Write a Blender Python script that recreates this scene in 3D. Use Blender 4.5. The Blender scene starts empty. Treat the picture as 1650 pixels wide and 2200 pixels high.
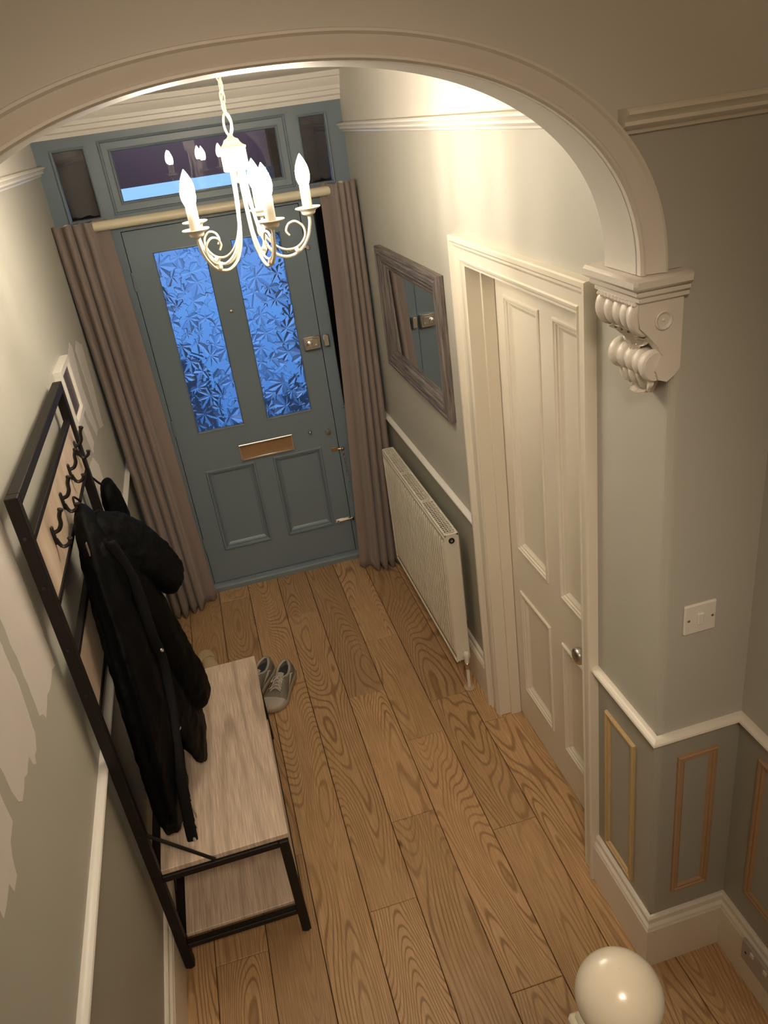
import bpy, math, random
import numpy as np
from mathutils import Vector, Matrix
from math import pi, sin, cos, radians

# ------------------------------------------------------------------ camera, world, light, exposure
S = bpy.context.scene
COL = S.collection
L, W, X2 = 2.79, 1.413, 1.654          # front door plane, hall width, wider stair passage
cam_d = bpy.data.cameras.new('camera')
cam = bpy.data.objects.new('camera', cam_d)
COL.objects.link(cam)
R_ = Vector((0.95914, -0.25260, -0.12749)); U_ = Vector((0.22663, 0.41604, 0.88065)); F_ = Vector((0.16941, 0.87356, -0.45628))
cam.matrix_world = Matrix(((R_.x, U_.x, -F_.x, 0.5389), (R_.y, U_.y, -F_.y, -1.3407), (R_.z, U_.z, -F_.z, 2.4071), (0, 0, 0, 1)))
cam_d.sensor_fit = 'HORIZONTAL'; cam_d.sensor_width = 36.0
cam_d.lens = 36.0 * 1702.7 / 1650.0
cam_d.clip_start = 0.02
S.camera = cam

wd = bpy.data.worlds.new('dusk'); S.world = wd; wd.use_nodes = True
nt = wd.node_tree; nt.nodes.clear()
tc = nt.nodes.new('ShaderNodeTexCoord'); sp = nt.nodes.new('ShaderNodeSeparateXYZ')
rp = nt.nodes.new('ShaderNodeValToRGB'); bg = nt.nodes.new('ShaderNodeBackground'); wo = nt.nodes.new('ShaderNodeOutputWorld')
mp = nt.nodes.new('ShaderNodeMapRange'); mp.inputs[1].default_value = -1; mp.inputs[2].default_value = 1
nt.links.new(tc.outputs['Generated'], sp.inputs[0]); nt.links.new(sp.outputs[2], mp.inputs[0])
nt.links.new(mp.outputs[0], rp.inputs[0]); nt.links.new(rp.outputs[0], bg.inputs[0]); nt.links.new(bg.outputs[0], wo.inputs[0])
rp.color_ramp.elements[0].position = 0.30; rp.color_ramp.elements[0].color = (0.030, 0.12, 0.42, 1)
rp.color_ramp.elements[1].position = 0.72; rp.color_ramp.elements[1].color = (0.03, 0.13, 0.55, 1)
e = rp.color_ramp.elements.new(0.40); e.color = (0.11, 0.32, 0.82, 1)
e = rp.color_ramp.elements.new(0.49); e.color = (0.20, 0.36, 0.88, 1)
e = rp.color_ramp.elements.new(0.54); e.color = (0.14, 0.48, 1.0, 1)
bg.inputs[1].default_value = 1.7

def lamp(name, loc, power, color, radius):
    l = bpy.data.lights.new(name, 'POINT'); l.energy = power; l.color = color; l.shadow_soft_size = radius
    o = bpy.data.objects.new(name, l); o.location = loc; COL.objects.link(o); return o
lamp('porch_fill', (.72, 3.35, 2.75), 3.0, (1.0, 0.72, 0.50), 0.05)  # unseen fill added to warm the porch beam and pillars
lamp('stair_fill', (0.75, -2.3, 3.35), 11.5, (1.0, 0.74, 0.52), 0.16)  # unseen, assumed fill added for the dim stair side of the arch
sd = bpy.data.lights.new('hall_fill_spot', 'SPOT'); sd.energy = 125.0; sd.color = (1.0, 0.82, 0.63); sd.shadow_soft_size = 0.25; sd.spot_size = radians(56); sd.spot_blend = 1.0  # unseen spot added to brighten the floor and lower hall through the arch
sdo = bpy.data.objects.new('hall_fill_spot', sd); sdo.location = (0.55, -1.75, 3.0); COL.objects.link(sdo)
sdo.rotation_euler = (Vector((0.78, 1.45, 0.2)) - sdo.location).to_track_quat('-Z', 'Y').to_euler()
BULB_STRENGTH = 195.0

S.view_settings.view_transform = 'Standard'; S.view_settings.look = 'None'
S.view_settings.exposure = 0.28; S.view_settings.gamma = 1.0; S.view_settings.use_curve_mapping = False
S.cycles.use_denoising = True
S.cycles.max_bounces = 10; S.cycles.diffuse_bounces = 5; S.cycles.glossy_bounces = 5; S.cycles.transmission_bounces = 8
S.cycles.sample_clamp_indirect = 6.0; S.cycles.caustics_reflective = False; S.cycles.caustics_refractive = False

random.seed(7); rng = np.random.RandomState(7)

# ------------------------------------------------------------------ helpers: mesh builder
class MB:
    def __init__(s): s.v = []; s.f = []; s.m = []; s.mi = 0
    def add(s, vs, fs, M=None):
        b = len(s.v)
        s.v += [tuple(M @ Vector(p)) for p in vs] if M else [tuple(p) for p in vs]
        s.f += [tuple(b + i for i in f) for f in fs]; s.m += [s.mi] * len(fs)
        return s
    def box(s, x0, x1, y0, y1, z0, z1, c=0.0, M=None):
        x0, x1 = sorted((x0, x1)); y0, y1 = sorted((y0, y1)); z0, z1 = sorted((z0, z1))
        if c <= 0:
            v = [(x, y, z) for x in (x0, x1) for y in (y0, y1) for z in (z0, z1)]
            return s.add(v, [(0, 1, 3, 2), (4, 6, 7, 5), (0, 4, 5, 1), (2, 3, 7, 6), (0, 2, 6, 4), (1, 5, 7, 3)], M)
        c = min(c, (x1 - x0) * .45, (y1 - y0) * .45, (z1 - z0) * .45)
        X = (x0, x1); Y = (y0, y1); Z = (z0, z1); v = []; idx = {}
        for i in (0, 1):
            for j in (0, 1):
                for k in (0, 1):
                    cx = X[i] + (c if i == 0 else -c); cy = Y[j] + (c if j == 0 else -c); cz = Z[k] + (c if k == 0 else -c)
                    idx[i, j, k] = len(v); v += [(X[i], cy, cz), (cx, Y[j], cz), (cx, cy, Z[k])]
        f = []
        def q(a): return a
        g = lambda i, j, k, a: idx[i, j, k] + a
        for i in (0, 1):
            f.append((g(i, 0, 0, 0), g(i, 1, 0, 0), g(i, 1, 1, 0), g(i, 0, 1, 0)))
            f.append((g(0, i, 0, 1), g(1, i, 0, 1), g(1, i, 1, 1), g(0, i, 1, 1)))
            f.append((g(0, 0, i, 2), g(1, 0, i, 2), g(1, 1, i, 2), g(0, 1, i, 2)))
            for j in (0, 1):
                f.append((g(i, j, 0, 0), g(i, j, 1, 0), g(i, j, 1, 1), g(i, j, 0, 1)))
                f.append((g(i, 0, j, 0), g(i, 1, j, 0), g(i, 1, j, 2), g(i, 0, j, 2)))
                f.append((g(0, i, j, 1), g(1, i, j, 1), g(1, i, j, 2), g(0, i, j, 2)))
                for k in (0, 1): f.append((g(i, j, k, 0), g(i, j, k, 1), g(i, j, k, 2)))
        return s.add(v, f, M)
    def prism(s, pts, axis, a0, a1, M=None):
        """pts: 2D polygon; axis 'x','y','z' extrusion"""
        def P(p, a):
            return {'x': (a, p[0], p[1]), 'y': (p[0], a, p[1]), 'z': (p[0], p[1], a)}[axis]
        n = len(pts); v = [P(p, a0) for p in pts] + [P(p, a1) for p in pts]
        f = [tuple(range(n)), tuple(range(2 * n - 1, n - 1, -1))] + [(i, (i + 1) % n, n + (i + 1) % n, n + i) for i in range(n)]
        return s.add(v, f, M)
    def lathe(s, prof, n=20, M=None, cap=True):
        """prof: (r, z) list around local z"""
        v = []; f = []
        for r, z in prof:
            for i in range(n):
                a = 2 * pi * i / n; v.append((r * cos(a), r * sin(a), z))
        for k in range(len(prof) - 1):
            for i in range(n):
                j = (i + 1) % n; f.append((k * n + i, k * n + j, (k + 1) * n + j, (k + 1) * n + i))
        if cap: f += [tuple(range(n - 1, -1, -1)), tuple(range((len(prof) - 1) * n, len(prof) * n))]
        return s.add(v, f, M)
    def tube(s, path, r, n=8, closed=False, flat=1.0):
        path = [Vector(p) for p in path]; N = len(path); rad = r if hasattr(r, '__len__') else [r] * N
        v = []; f = []; prev = None
        for i, p in enumerate(path):
            if closed: t = (path[(i + 1) % N] - path[i - 1]).normalized()
            else: t = (path[min(i + 1, N - 1)] - path[max(i - 1, 0)]).normalized()
            if prev is None:
                a = Vector((0, 0, 1)) if abs(t.z) < .9 else Vector((1, 0, 0)); prev = (a - t * a.dot(t)).normalized()
            prev = (prev - t * prev.dot(t)).normalized(); b = t.cross(prev)
            for k in range(n):
                a = 2 * pi * k / n; v.append(p + prev * (cos(a) * rad[i]) + b * (sin(a) * rad[i] * flat))
        for i in range(N if closed else N - 1):
            for k in range(n):
                a, b2 = i * n, ((i + 1) % N) * n; f.append((a + k, a + (k + 1) % n, b2 + (k + 1) % n, b2 + k))
        if not closed: f += [tuple(range(n - 1, -1, -1)), tuple(range((N - 1) * n, N * n))]
        return s.add(v, f)
    def sweep(s, path, nrm, prof, closed=False, wt=None):
        """mitred moulding: prof points (u along inward side, v along nrm); path in a plane with normal nrm."""
        n = Vector(nrm).normalized(); P = [Vector(p) for p in path]; N = len(P)
        seg = [(P[(i + 1) % N] - P[i]).normalized() for i in range(N if closed else N - 1)]
        wts = wt or [1.0] * len(seg)
        side = [n.cross(t) for t in seg]; rings = []
        for i in range(N):
            if closed: a, b = (i - 1) % N, i
            else: a, b = max(i - 1, 0), min(i, N - 2)
            s1, s2, w1, w2 = side[a], side[b], wts[a], wts[b]
            d = s1.dot(s2)
            if d > .9999: m = s1 * ((w1 + w2) / 2)
            else:
                den = 1 - d * d; al = (w1 - w2 * d) / den; be = (w2 - w1 * d) / den; m = s1 * al + s2 * be
            rings.append([P[i] + m * u + n * v for u, v in prof])
        k = len(prof); v = [p for r in rings for p in r]; f = []
        for i in range(N if closed else N - 1):
            j = (i + 1) % N
            for q in range(k): f.append((i * k + q, i * k + (q + 1) % k, j * k + (q + 1) % k, j * k + q))
        if not closed: f += [tuple(range(k - 1, -1, -1)), tuple(range((N - 1) * k, N * k))]
        return s.add(v, f)
    def grid(s, fn, nu, nv, closed_u=False):
        v = [fn(i / (nu if closed_u else nu - 1), j / (nv - 1)) for j in range(nv) for i in range(nu)]; f = []
        for j in range(nv - 1):
            for i in range(nu if closed_u else nu - 1):
                a = j * nu + i; b = j * nu + (i + 1) % nu; f.append((a, b, b + nu, a + nu))
        return s.add(v, f)
    def build(s, name, mats, parent=None, kind=None, smooth=35, label=None):
        me = bpy.data.meshes.new(name); me.from_pydata(s.v, [], s.f)
        mats = mats if isinstance(mats, (list, tuple)) else [mats]
        for m in mats: me.materials.append(m)
        me.polygons.foreach_set('material_index', s.m)
        import bmesh
        bm = bmesh.new(); bm.from_mesh(me); bmesh.ops.recalc_face_normals(bm, faces=bm.faces); bm.to_mesh(me); bm.free()
        if smooth:
            me.polygons.foreach_set('use_smooth', [True] * len(me.polygons)); me.set_sharp_from_angle(angle=radians(smooth))
        me.update()
        o = bpy.data.objects.new(name, me); COL.objects.link(o)
        if parent: o.parent = parent
        if kind: o['kind'] = kind
        if label: o['label'] = label
        return o

def empty(name, loc=(0, 0, 0), kind=None, rot=(0, 0, 0)):
    o = bpy.data.objects.new(name, None); o.location = loc; o.rotation_euler = rot; o.empty_display_size = .05; COL.objects.link(o)
    if kind: o['kind'] = kind
    return o
def tag(o, label, cat, group=None):
    o['label'] = label; o['category'] = cat
    if group: o['group'] = group
    return o
def rel(o, parent):
    """parent world-space mesh to an empty that sits elsewhere"""
    bpy.context.view_layer.update()
    o.parent = parent; o.matrix_parent_inverse = parent.matrix_world.inverted(); return o
T = Matrix.Translation
def rot(a, ax): return Matrix.Rotation(a, 4, ax)
def catmull(P, n=8):
    P = [Vector(p) for p in P]; out = []
    for i in range(len(P) - 1):
        p0 = P[max(i - 1, 0)]; p1 = P[i]; p2 = P[i + 1]; p3 = P[min(i + 2, len(P) - 1)]
        for k in range(n):
            t = k / n
            out.append(0.5 * ((2 * p1) + (p2 - p0) * t + (2 * p0 - 5 * p1 + 4 * p2 - p3) * t * t + (3 * p1 - p0 - 3 * p2 + p3) * t ** 3))
    out.append(P[-1]); return out

# ------------------------------------------------------------------ materials
def mat(name, color, rough=.5, metal=0.0, spec=.5, noise=0.0, nscale=6.0, bump=0.0, bscale=60.0, stretch=(1, 1, 1), coat=0.0, sheen=0.0, second=None):
    m = bpy.data.materials.new(name); m.use_nodes = True; t = m.node_tree; b = t.nodes['Principled BSDF']
    b.inputs['Base Color'].default_value = (*color, 1); b.inputs['Roughness'].default_value = rough; b.inputs['Metallic'].default_value = metal
    b.inputs['Specular IOR Level'].default_value = spec
    if coat: b.inputs['Coat Weight'].default_value = coat
    if sheen: b.inputs['Sheen Weight'].default_value = sheen; b.inputs['Sheen Roughness'].default_value = .5
    if noise or bump:
        c = t.nodes.new('ShaderNodeTexCoord'); mpn = t.nodes.new('ShaderNodeMapping'); mpn.inputs['Scale'].default_value = stretch
        t.links.new(c.outputs['Object'], mpn.inputs[0])
    if noise:
        n = t.nodes.new('ShaderNodeTexNoise'); n.inputs['Scale'].default_value = nscale; n.inputs['Detail'].default_value = 5
        t.links.new(mpn.outputs[0], n.inputs['Vector'])
        mx = t.nodes.new('ShaderNodeMix'); mx.data_type = 'RGBA'
        s2 = second or tuple(max(0, c_ * (1 - noise)) for c_ in color)
        mx.inputs[6].default_value = (*s2, 1); mx.inputs[7].default_value = (*[min(1, c_ * (1 + noise * .5)) for c_ in color], 1)
        t.links.new(n.outputs['Fac'], mx.inputs[0]); t.links.new(mx.outputs[2], b.inputs['Base Color'])
    if bump:
        n2 = t.nodes.new('ShaderNodeTexNoise'); n2.inputs['Scale'].default_value = bscale; n2.inputs['Detail'].default_value = 4
        t.links.new(mpn.outputs[0], n2.inputs['Vector'])
        bp = t.nodes.new('ShaderNodeBump'); bp.inputs['Strength'].default_value = bump; bp.inputs['Distance'].default_value = .004
        t.links.new(n2.outputs['Fac'], bp.inputs['Height']); t.links.new(bp.outputs[0], b.inputs['Normal'])
    return m

M_white = mat('white_wall_paint', (.66, .63, .57), .55, noise=.05, nscale=3, bump=.12, bscale=45)
M_upper = mat('pale_grey_wall_paint', (.485, .475, .42), .62, spec=.3, noise=.05, nscale=3, bump=.10, bscale=50)
M_lower = mat('grey_dado_paint', (.365, .356, .30), .5, spec=.35, noise=.05, nscale=3, bump=.10, bscale=50)
M_patch = mat('test_patch_paint', (.76, .71, .68), .5, noise=.05, nscale=12, bump=.1, bscale=60)
M_trim = mat('cream_gloss_paint', (.77, .72, .63), .3, noise=.03, nscale=9, bump=.05, bscale=30)
M_trim2 = mat('white_satin_trim', (.78, .75, .70), .34, noise=.04, nscale=14, bump=.22, bscale=38)
M_door = mat('cream_door_paint', (.74, .69, .585), .33, noise=.03, nscale=5, bump=.05, bscale=20)
M_ceil = mat('ceiling_white', (.78, .76, .70), .7, bump=.05)
M_blue = mat('slate_blue_paint', (.175, .225, .262), .36, noise=.06, nscale=5, bump=.05, bscale=25)
M_curt = mat('taupe_curtain_cloth', (.235, .187, .165), .85, noise=.10, nscale=180, bump=.15, bscale=400, sheen=.25)
M_pole = mat('cream_painted_pole', (.66, .60, .44), .35)
M_chrome = mat('chrome', (.92, .90, .86), .24, metal=1)
M_steel = mat('brushed_steel', (.55, .53, .50), .3, metal=1)
M_brass = mat('aged_brass', (.62, .50, .33), .28, metal=1)
M_black = mat('dark_bronze_steel', (.013, .0105, .009), .5, spec=.25)
M_hook = mat('black_hook_metal', (.012, .010, .010), .35)
M_dark = mat('black_plastic_and_shade', (.01, .01, .012), .3)
M_chand = mat('cream_chandelier_enamel', (.62, .57, .46), .32)
M_sleeve = mat('white_candle_sleeve', (.60, .56, .48), .45)
M_rad = mat('white_radiator_enamel', (.72, .675, .57), .3)
M_plastic = mat('white_plastic', (.76, .72, .66), .3)
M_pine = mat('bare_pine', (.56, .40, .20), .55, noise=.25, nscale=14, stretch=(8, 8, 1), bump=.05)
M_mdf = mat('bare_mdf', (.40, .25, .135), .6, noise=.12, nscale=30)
M_socket = mat('greyed_socket_plastic', (.42, .38, .34), .4)
M_plaster = mat('white_plaster_ornament', (.72, .67, .60), .42, noise=.04, nscale=20, bump=.3, bscale=55)
M_ball = mat('cream_newel_gloss', (.74, .68, .55), .25, noise=.02, nscale=20, coat=.3)
M_coat = mat('black_coat_nylon', (.0016, .0017, .0020), .6, spec=.09, bump=.3, bscale=26)
M_coat2 = mat('black_placket_cloth', (.006, .006, .0065), .7, spec=.15, bump=.3, bscale=60)
M_shoe = mat('grey_trainer_mesh', (.17, .15, .125), .55, noise=.25, nscale=60, bump=.3, bscale=300)
M_shoe2 = mat('silver_grey_overlay', (.36, .33, .285), .26, noise=.1, nscale=20)
M_sole = mat('grey_trainer_sole', (.36, .31, .24), .6, noise=.15, nscale=30)
M_lace = mat('pale_laces', (.48, .43, .36), .7)
M_inner = mat('dark_shoe_lining', (.03, .033, .035), .9)
M_slip = mat('beige_slipper_suede', (.46, .355, .215), .8, noise=.08, nscale=40, bump=.15, bscale=200)
M_slip2 = mat('brown_slipper_lining', (.20, .125, .07), .8)
M_gap = mat('dark_gap', (.02, .015, .01), .9)
M_brick = mat('outdoor_brown_brick', (.045, .024, .024), .9, noise=.4, nscale=12)
M_beam = mat('porch_render', (.50, .47, .60), .9, noise=.1)
M_hedge = mat('garden_dark', (.02, .025, .02), .9, noise=.4, nscale=15)
M_photo = mat('dark_print', (.10, .065, .055), .35, noise=.75, nscale=11, stretch=(1, 3, 1))
M_carton = mat('letterbox_brown_flap', (.33, .19, .09), .5, noise=.3, nscale=10)

def glass(name, rough=0.0, color=(1, 1, 1), ior=1.45):
    m = bpy.data.materials.new(name); m.use_nodes = True; b = m.node_tree.nodes['Principled BSDF']
    b.inputs['Base Color'].default_value = (*color, 1); b.inputs['Roughness'].default_value = rough
    b.inputs['Transmission Weight'].default_value = 1.0; b.inputs['IOR'].default_value = ior
    return m
M_glass = glass('clear_glass', 0.0, (.93, .95, .95))
M_leafglass = glass('leaf_patterned_glass', .07, (.93, .96, .98))
def leaf_glass_mix(m):
    t = m.node_tree; b = t.nodes['Principled BSDF']; out = t.nodes['Material Output']
    tr = t.nodes.new('ShaderNodeBsdfTranslucent'); tr.inputs[0].default_value = (.85, .93, 1, 1)
    mx = t.nodes.new('ShaderNodeMixShader'); mx.inputs[0].default_value = .32
    t.links.new(b.outputs[0], mx.inputs[1]); t.links.new(tr.outputs[0], mx.inputs[2]); t.links.new(mx.outputs[0], out.inputs[0])
leaf_glass_mix(M_leafglass)
M_mirror = mat('mirror_silver', (.88, .90, .90), .01, metal=1)

def emis(name, color, strength):
    m = bpy.data.materials.new(name); m.use_nodes = True; t = m.node_tree; t.nodes.clear()
    e_ = t.nodes.new('ShaderNodeEmission'); o_ = t.nodes.new('ShaderNodeOutputMaterial')
    e_.inputs[0].default_value = (*color, 1); e_.inputs[1].default_value = strength; t.links.new(e_.outputs[0], o_.inputs[0]); return m
M_bulb = emis('lit_bulb', (1.0, .865, .69), BULB_STRENGTH)

def wood(name, dark, light, ring, rings=58.0, sx=4.4, sy=.72, per_object=True, axis_swap=False, rough=.42, tone=.22, lines=.75, knots=True, bumps=.2):
    """oak: contour lines of a slow stretched noise give the cathedral grain; a fine stretched noise gives pores"""
    m = bpy.data.materials.new(name); m.use_nodes = True; t = m.node_tree; b = t.nodes['Principled BSDF']
    N = t.nodes.new; K = t.links.new
    c = N('ShaderNodeTexCoord'); oi = N('ShaderNodeObjectInfo')
    sc = N('ShaderNodeVectorMath'); sc.operation = 'SCALE'; cmb = N('ShaderNodeCombineXYZ')
    K(oi.outputs['Random'], cmb.inputs[0]); K(oi.outputs['Random'], cmb.inputs[1]); K(oi.outputs['Random'], cmb.inputs[2])
    K(cmb.outputs[0], sc.inputs[0]); sc.inputs[3].default_value = 91.0 if per_object else 0.0
    ad = N('ShaderNodeVectorMath'); ad.operation = 'ADD'; K(c.outputs['Object'], ad.inputs[0]); K(sc.outputs[0], ad.inputs[1])
    m1 = N('ShaderNodeMapping'); m1.inputs['Scale'].default_value = (sx, sy, 1.0); K(ad.outputs[0], m1.inputs[0])
    n1 = N('ShaderNodeTexNoise'); n1.inputs['Scale'].default_value = 1.0; n1.inputs['Detail'].default_value = 1.2; n1.inputs['Roughness'].default_value = .35; K(m1.outputs[0], n1.inputs['Vector'])
    m2 = N('ShaderNodeMapping'); m2.inputs['Scale'].default_value = (30, 9, 1.0); K(ad.outputs[0], m2.inputs[0])
    n2 = N('ShaderNodeTexNoise'); n2.inputs['Scale'].default_value = 1.0; n2.inputs['Detail'].default_value = 3; K(m2.outputs[0], n2.inputs['Vector'])
    mu = N('ShaderNodeMath'); mu.operation = 'MULTIPLY_ADD'; K(n2.outputs['Fac'], mu.inputs[0]); mu.inputs[1].default_value = .008; K(n1.outputs['Fac'], mu.inputs[2])
    m3 = N('ShaderNodeMath'); m3.operation = 'MULTIPLY'; K(mu.outputs[0], m3.inputs[0]); m3.inputs[1].default_value = rings * 2 * pi
    sn = N('ShaderNodeMath'); sn.operation = 'SINE'; K(m3.outputs[0], sn.inputs[0])
    r1 = N('ShaderNodeMapRange'); K(sn.outputs[0], r1.inputs[0]); r1.inputs[1].default_value = .30; r1.inputs[2].default_value = 1.0; r1.clamp = True
    m4 = N('ShaderNodeMapping'); m4.inputs['Scale'].default_value = (260, 9, 1.0); K(ad.outputs[0], m4.inputs[0])
    n4 = N('ShaderNodeTexNoise'); n4.inputs['Scale'].default_value = 1.0; n4.inputs['Detail'].default_value = 3; K(m4.outputs[0], n4.inputs['Vector'])
    r4 = N('ShaderNodeMapRange'); K(n4.outputs['Fac'], r4.inputs[0]); r4.inputs[1].default_value = .35; r4.inputs[2].default_value = .7
    # line visibility varies over the board
    n5 = N('ShaderNodeTexNoise'); n5.inputs['Scale'].default_value = 2.0; K(ad.outputs[0], n5.inputs['Vector'])
    r5 = N('ShaderNodeMapRange'); K(n5.outputs['Fac'], r5.inputs[0]); r5.inputs[1].default_value = .32; r5.inputs[2].default_value = .6; r5.inputs[3].default_value = .35; r5.inputs[4].default_value = 1.0
    l1 = N('ShaderNodeMath'); l1.operation = 'MULTIPLY'; K(r1.outputs[0], l1.inputs[0]); K(r5.outputs[0], l1.inputs[1])
    l2 = N('ShaderNodeMath'); l2.operation = 'MULTIPLY'; K(l1.outputs[0], l2.inputs[0]); l2.inputs[1].default_value = lines
    base = N('ShaderNodeMix'); base.data_type = 'RGBA'; base.inputs[6].default_value = (*dark, 1); base.inputs[7].default_value = (*light, 1); K(r4.outputs[0], base.inputs[0])
    # per-board tone
    tn = N('ShaderNodeMapRange'); K(oi.outputs['Random'], tn.inputs[0]); tn.inputs[3].default_value = 1 - tone; tn.inputs[4].default_value = 1 + tone * .6
    hs = N('ShaderNodeHueSaturation'); K(base.outputs[2], hs.inputs['Color']); K(tn.outputs[0], hs.inputs['Value'])
    mx = N('ShaderNodeMix'); mx.data_type = 'RGBA'; K(l2.outputs[0], mx.inputs[0]); K(hs.outputs[0], mx.inputs[6]); mx.inputs[7].default_value = (*ring, 1)
    last = mx.outputs[2]
    if knots:
        vo = N('ShaderNodeTexVoronoi'); vo.inputs['Scale'].default_value = 1.0
        m6 = N('ShaderNodeMapping'); m6.inputs['Scale'].default_value = (2.6, 1.7, 1.0); K(ad.outputs[0], m6.inputs[0]); K(m6.outputs[0], vo.inputs['Vector'])
        rk = N('ShaderNodeMapRange'); K(vo.outputs['Distance'], rk.inputs[0]); rk.inputs[1].default_value = .012; rk.inputs[2].default_value = .045; rk.inputs[3].default_value = .85; rk.inputs[4].default_value = 0.0
        mk = N('ShaderNodeMix'); mk.data_type = 'RGBA'; K(rk.outputs[0], mk.inputs[0]); K(last, mk.inputs[6]); mk.inputs[7].default_value = (ring[0] * .35, ring[1] * .35, ring[2] * .4, 1); last = mk.outputs[2]
    K(last, b.inputs['Base Color']); b.inputs['Roughness'].default_value = rough; b.inputs['Specular IOR Level'].default_value = .35
    bp = N('ShaderNodeBump'); bp.inputs['Strength'].default_value = bumps; bp.inputs['Distance'].default_value = .001; bp.invert = True
    K(l2.outputs[0], bp.inputs['Height']); K(bp.outputs[0], b.inputs['Normal'])
    return m
M_oak = wood('oiled_oak', (.42, .255, .125), (.57, .37, .195), (.20, .105, .046))
M_bench = wood('greyed_oak_laminate', (.50, .385, .295), (.74, .605, .48), (.27, .20, .15), rings=6, sx=6, sy=.8, per_object=True, tone=.03, lines=.55, knots=False, bumps=.05, rough=.4)
M_frame = None

def streak_mat(name, a, b_, scale, rough=.5):
    m = bpy.data.materials.new(name); m.use_nodes = True; t = m.node_tree; b = t.nodes['Principled BSDF']
    c = t.nodes.new('ShaderNodeTexCoord'); mp_ = t.nodes.new('ShaderNodeMapping'); mp_.inputs['Scale'].default_value = scale
    n = t.nodes.new('ShaderNodeTexNoise'); n.inputs['Scale'].default_value = 1; n.inputs['Detail'].default_value = 6; n.inputs['Roughness'].default_value = .7
    r = t.nodes.new('ShaderNodeValToRGB'); r.color_ramp.elements[0].position = .35; r.color_ramp.elements[1].position = .68
    r.color_ramp.elements[0].color = (*a, 1); r.color_ramp.elements[1].color = (*b_, 1)
    t.links.new(c.outputs['Object'], mp_.inputs[0]); t.links.new(mp_.outputs[0], n.inputs['Vector']); t.links.new(n.outputs['Fac'], r.inputs[0]); t.links.new(r.outputs[0], b.inputs['Base Color'])
    b.inputs['Roughness'].default_value = rough; return m
M_fr_h = streak_mat('weathered_frame_wood_along', (.055, .043, .040), (.27, .235, .215), (120, 6, 120))
M_fr_v = streak_mat('weathered_frame_wood_upright', (.055, .043, .040), (.27, .235, .215), (120, 120, 6))

# ------------------------------------------------------------------ room shell
ZD0, ZD1 = .872, .9055         # dado rail
ZR0, ZR1 = 2.303, 2.345        # picture rail
ZS = .208                      # skirting height
ZC = 2.565                     # hall ceiling
DY0, DY1, DZ = .385, 1.165, 1.905   # side doorway opening
DL = W + .085                  # side door leaf face

def zoned(mb, x0, x1, y0, y1, z0, z1):
    for i, (a, b) in enumerate(((z0, min(z1, .89)), (max(z0, .89), min(z1, 2.32)), (max(z0, 2.32), z1))):
        if b > a + 1e-5: mb.mi = i; mb.box(x0, x1, y0, y1, a, b)
zmats = [M_lower, M_upper, M_white]

m = MB(); zoned(m, -.12, 0, -3.5, L + .2, 0, ZC); m.mi = 2; m.box(-.12, 0, -3.5, .0, ZC, 3.7)
wall_left = m.build('wall_left', zmats, kind='structure', smooth=0)
m = MB(); zoned(m, W, W + .2, DY1 + .03, L + .2, 0, ZC); zoned(m, W, W + .2, DY0 - .03, DY1 + .03, DZ + .03, ZC)
m.build('wall_right', zmats, kind='structure', smooth=0)

# pier with softened corner, then the arched wall above it
rr = .018
arc = [(W + rr - rr * cos(a), rr - rr * sin(a)) for a in np.linspace(0, pi / 2, 6)]
DP = DY0 - .03
pier = [(W, DP)] + arc + [(X2 + .12, 0), (X2 + .12, .12), (W + .2, .12), (W + .2, DP)]
m = MB()
m.mi = 0; m.prism(pier, 'z', 0, .89); m.mi = 1; m.prism(pier, 'z', .89, 2.065)
SPR, AX, AA, AB, AN = 2.065, .70, .633, .41, 2.2     # arch spring height, centre, half span, rise, exponent
def arch_pt(u, off=0.0):
    """u 0..pi, right to left"""
    c, s_ = cos(u), sin(u)
    return (AX + (AA + off) * math.copysign(abs(c) ** (2 / AN), c), SPR + (AB + off * .75) * abs(s_) ** (2 / AN))
m.mi = 1; m.box(W, W + .2, .12, DP, 2.065, 2.32); m.mi = 2; m.box(W, W + .2, .12, DP, 2.32, ZC)
NS = 96
us = [pi * i / NS for i in range(NS + 1)]
zs_ = [arch_pt(u)[1] for u in us[:NS // 2 + 1]]; xr_ = [arch_pt(u)[0] for u in us[:NS // 2 + 1]]
zr_, xx_ = [], []
for i in range(NS // 2):
    za, zb = zs_[i], zs_[i + 1]; xa, xb = xr_[i], xr_[i + 1]
    cuts = [(za, xa)] + ([(2.32, xa + (xb - xa) * (2.32 - za) / (zb - za))] if za < 2.32 < zb else []) + [(zb, xb)]
    for (z0, a0), (z1, a1) in zip(cuts[:-1], cuts[1:]):
        if z1 - z0 < 1e-6: continue
        zm = (z0 + z1) / 2
        m.mi = 1 if zm < 2.32 else 2
        xo0, xo1 = a0 + .04, a1 + .04
        m.prism([(xo0, z0), (X2 + .12, z0), (X2 + .12, z1), (xo1, z1)], 'y', 0, .12)
        m.mi = 2
        m.prism([(a0, z0), (xo0, z0), (xo1, z1), (a1, z1)], 'y', 0, .12)
        m.prism([(0, z0), (2 * AX - a0, z0), (2 * AX - a1, z1), (0, z1)], 'y', 0, .12)
m.mi = 2; m.box(0, X2 + .12, 0, .12, zs_[-1], 3.7)
m.build('wall_arch', zmats, kind='structure', smooth=0)
m = MB(); zoned(m, X2, X2 + .12, -3.5, 0, 0, 3.7); m.build('wall_stair_side', zmats, kind='structure', smooth=0)
m = MB(); zoned(m, -.12, X2 + .12, -3.62, -3.5, 0, 3.7); m.build('wall_back', zmats, kind='structure', smooth=0)
m = MB(); m.box(-.12, W + .2, .12, L + .2, ZC, ZC + .1); m.build('ceiling', M_ceil, kind='structure', smooth=0)
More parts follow.
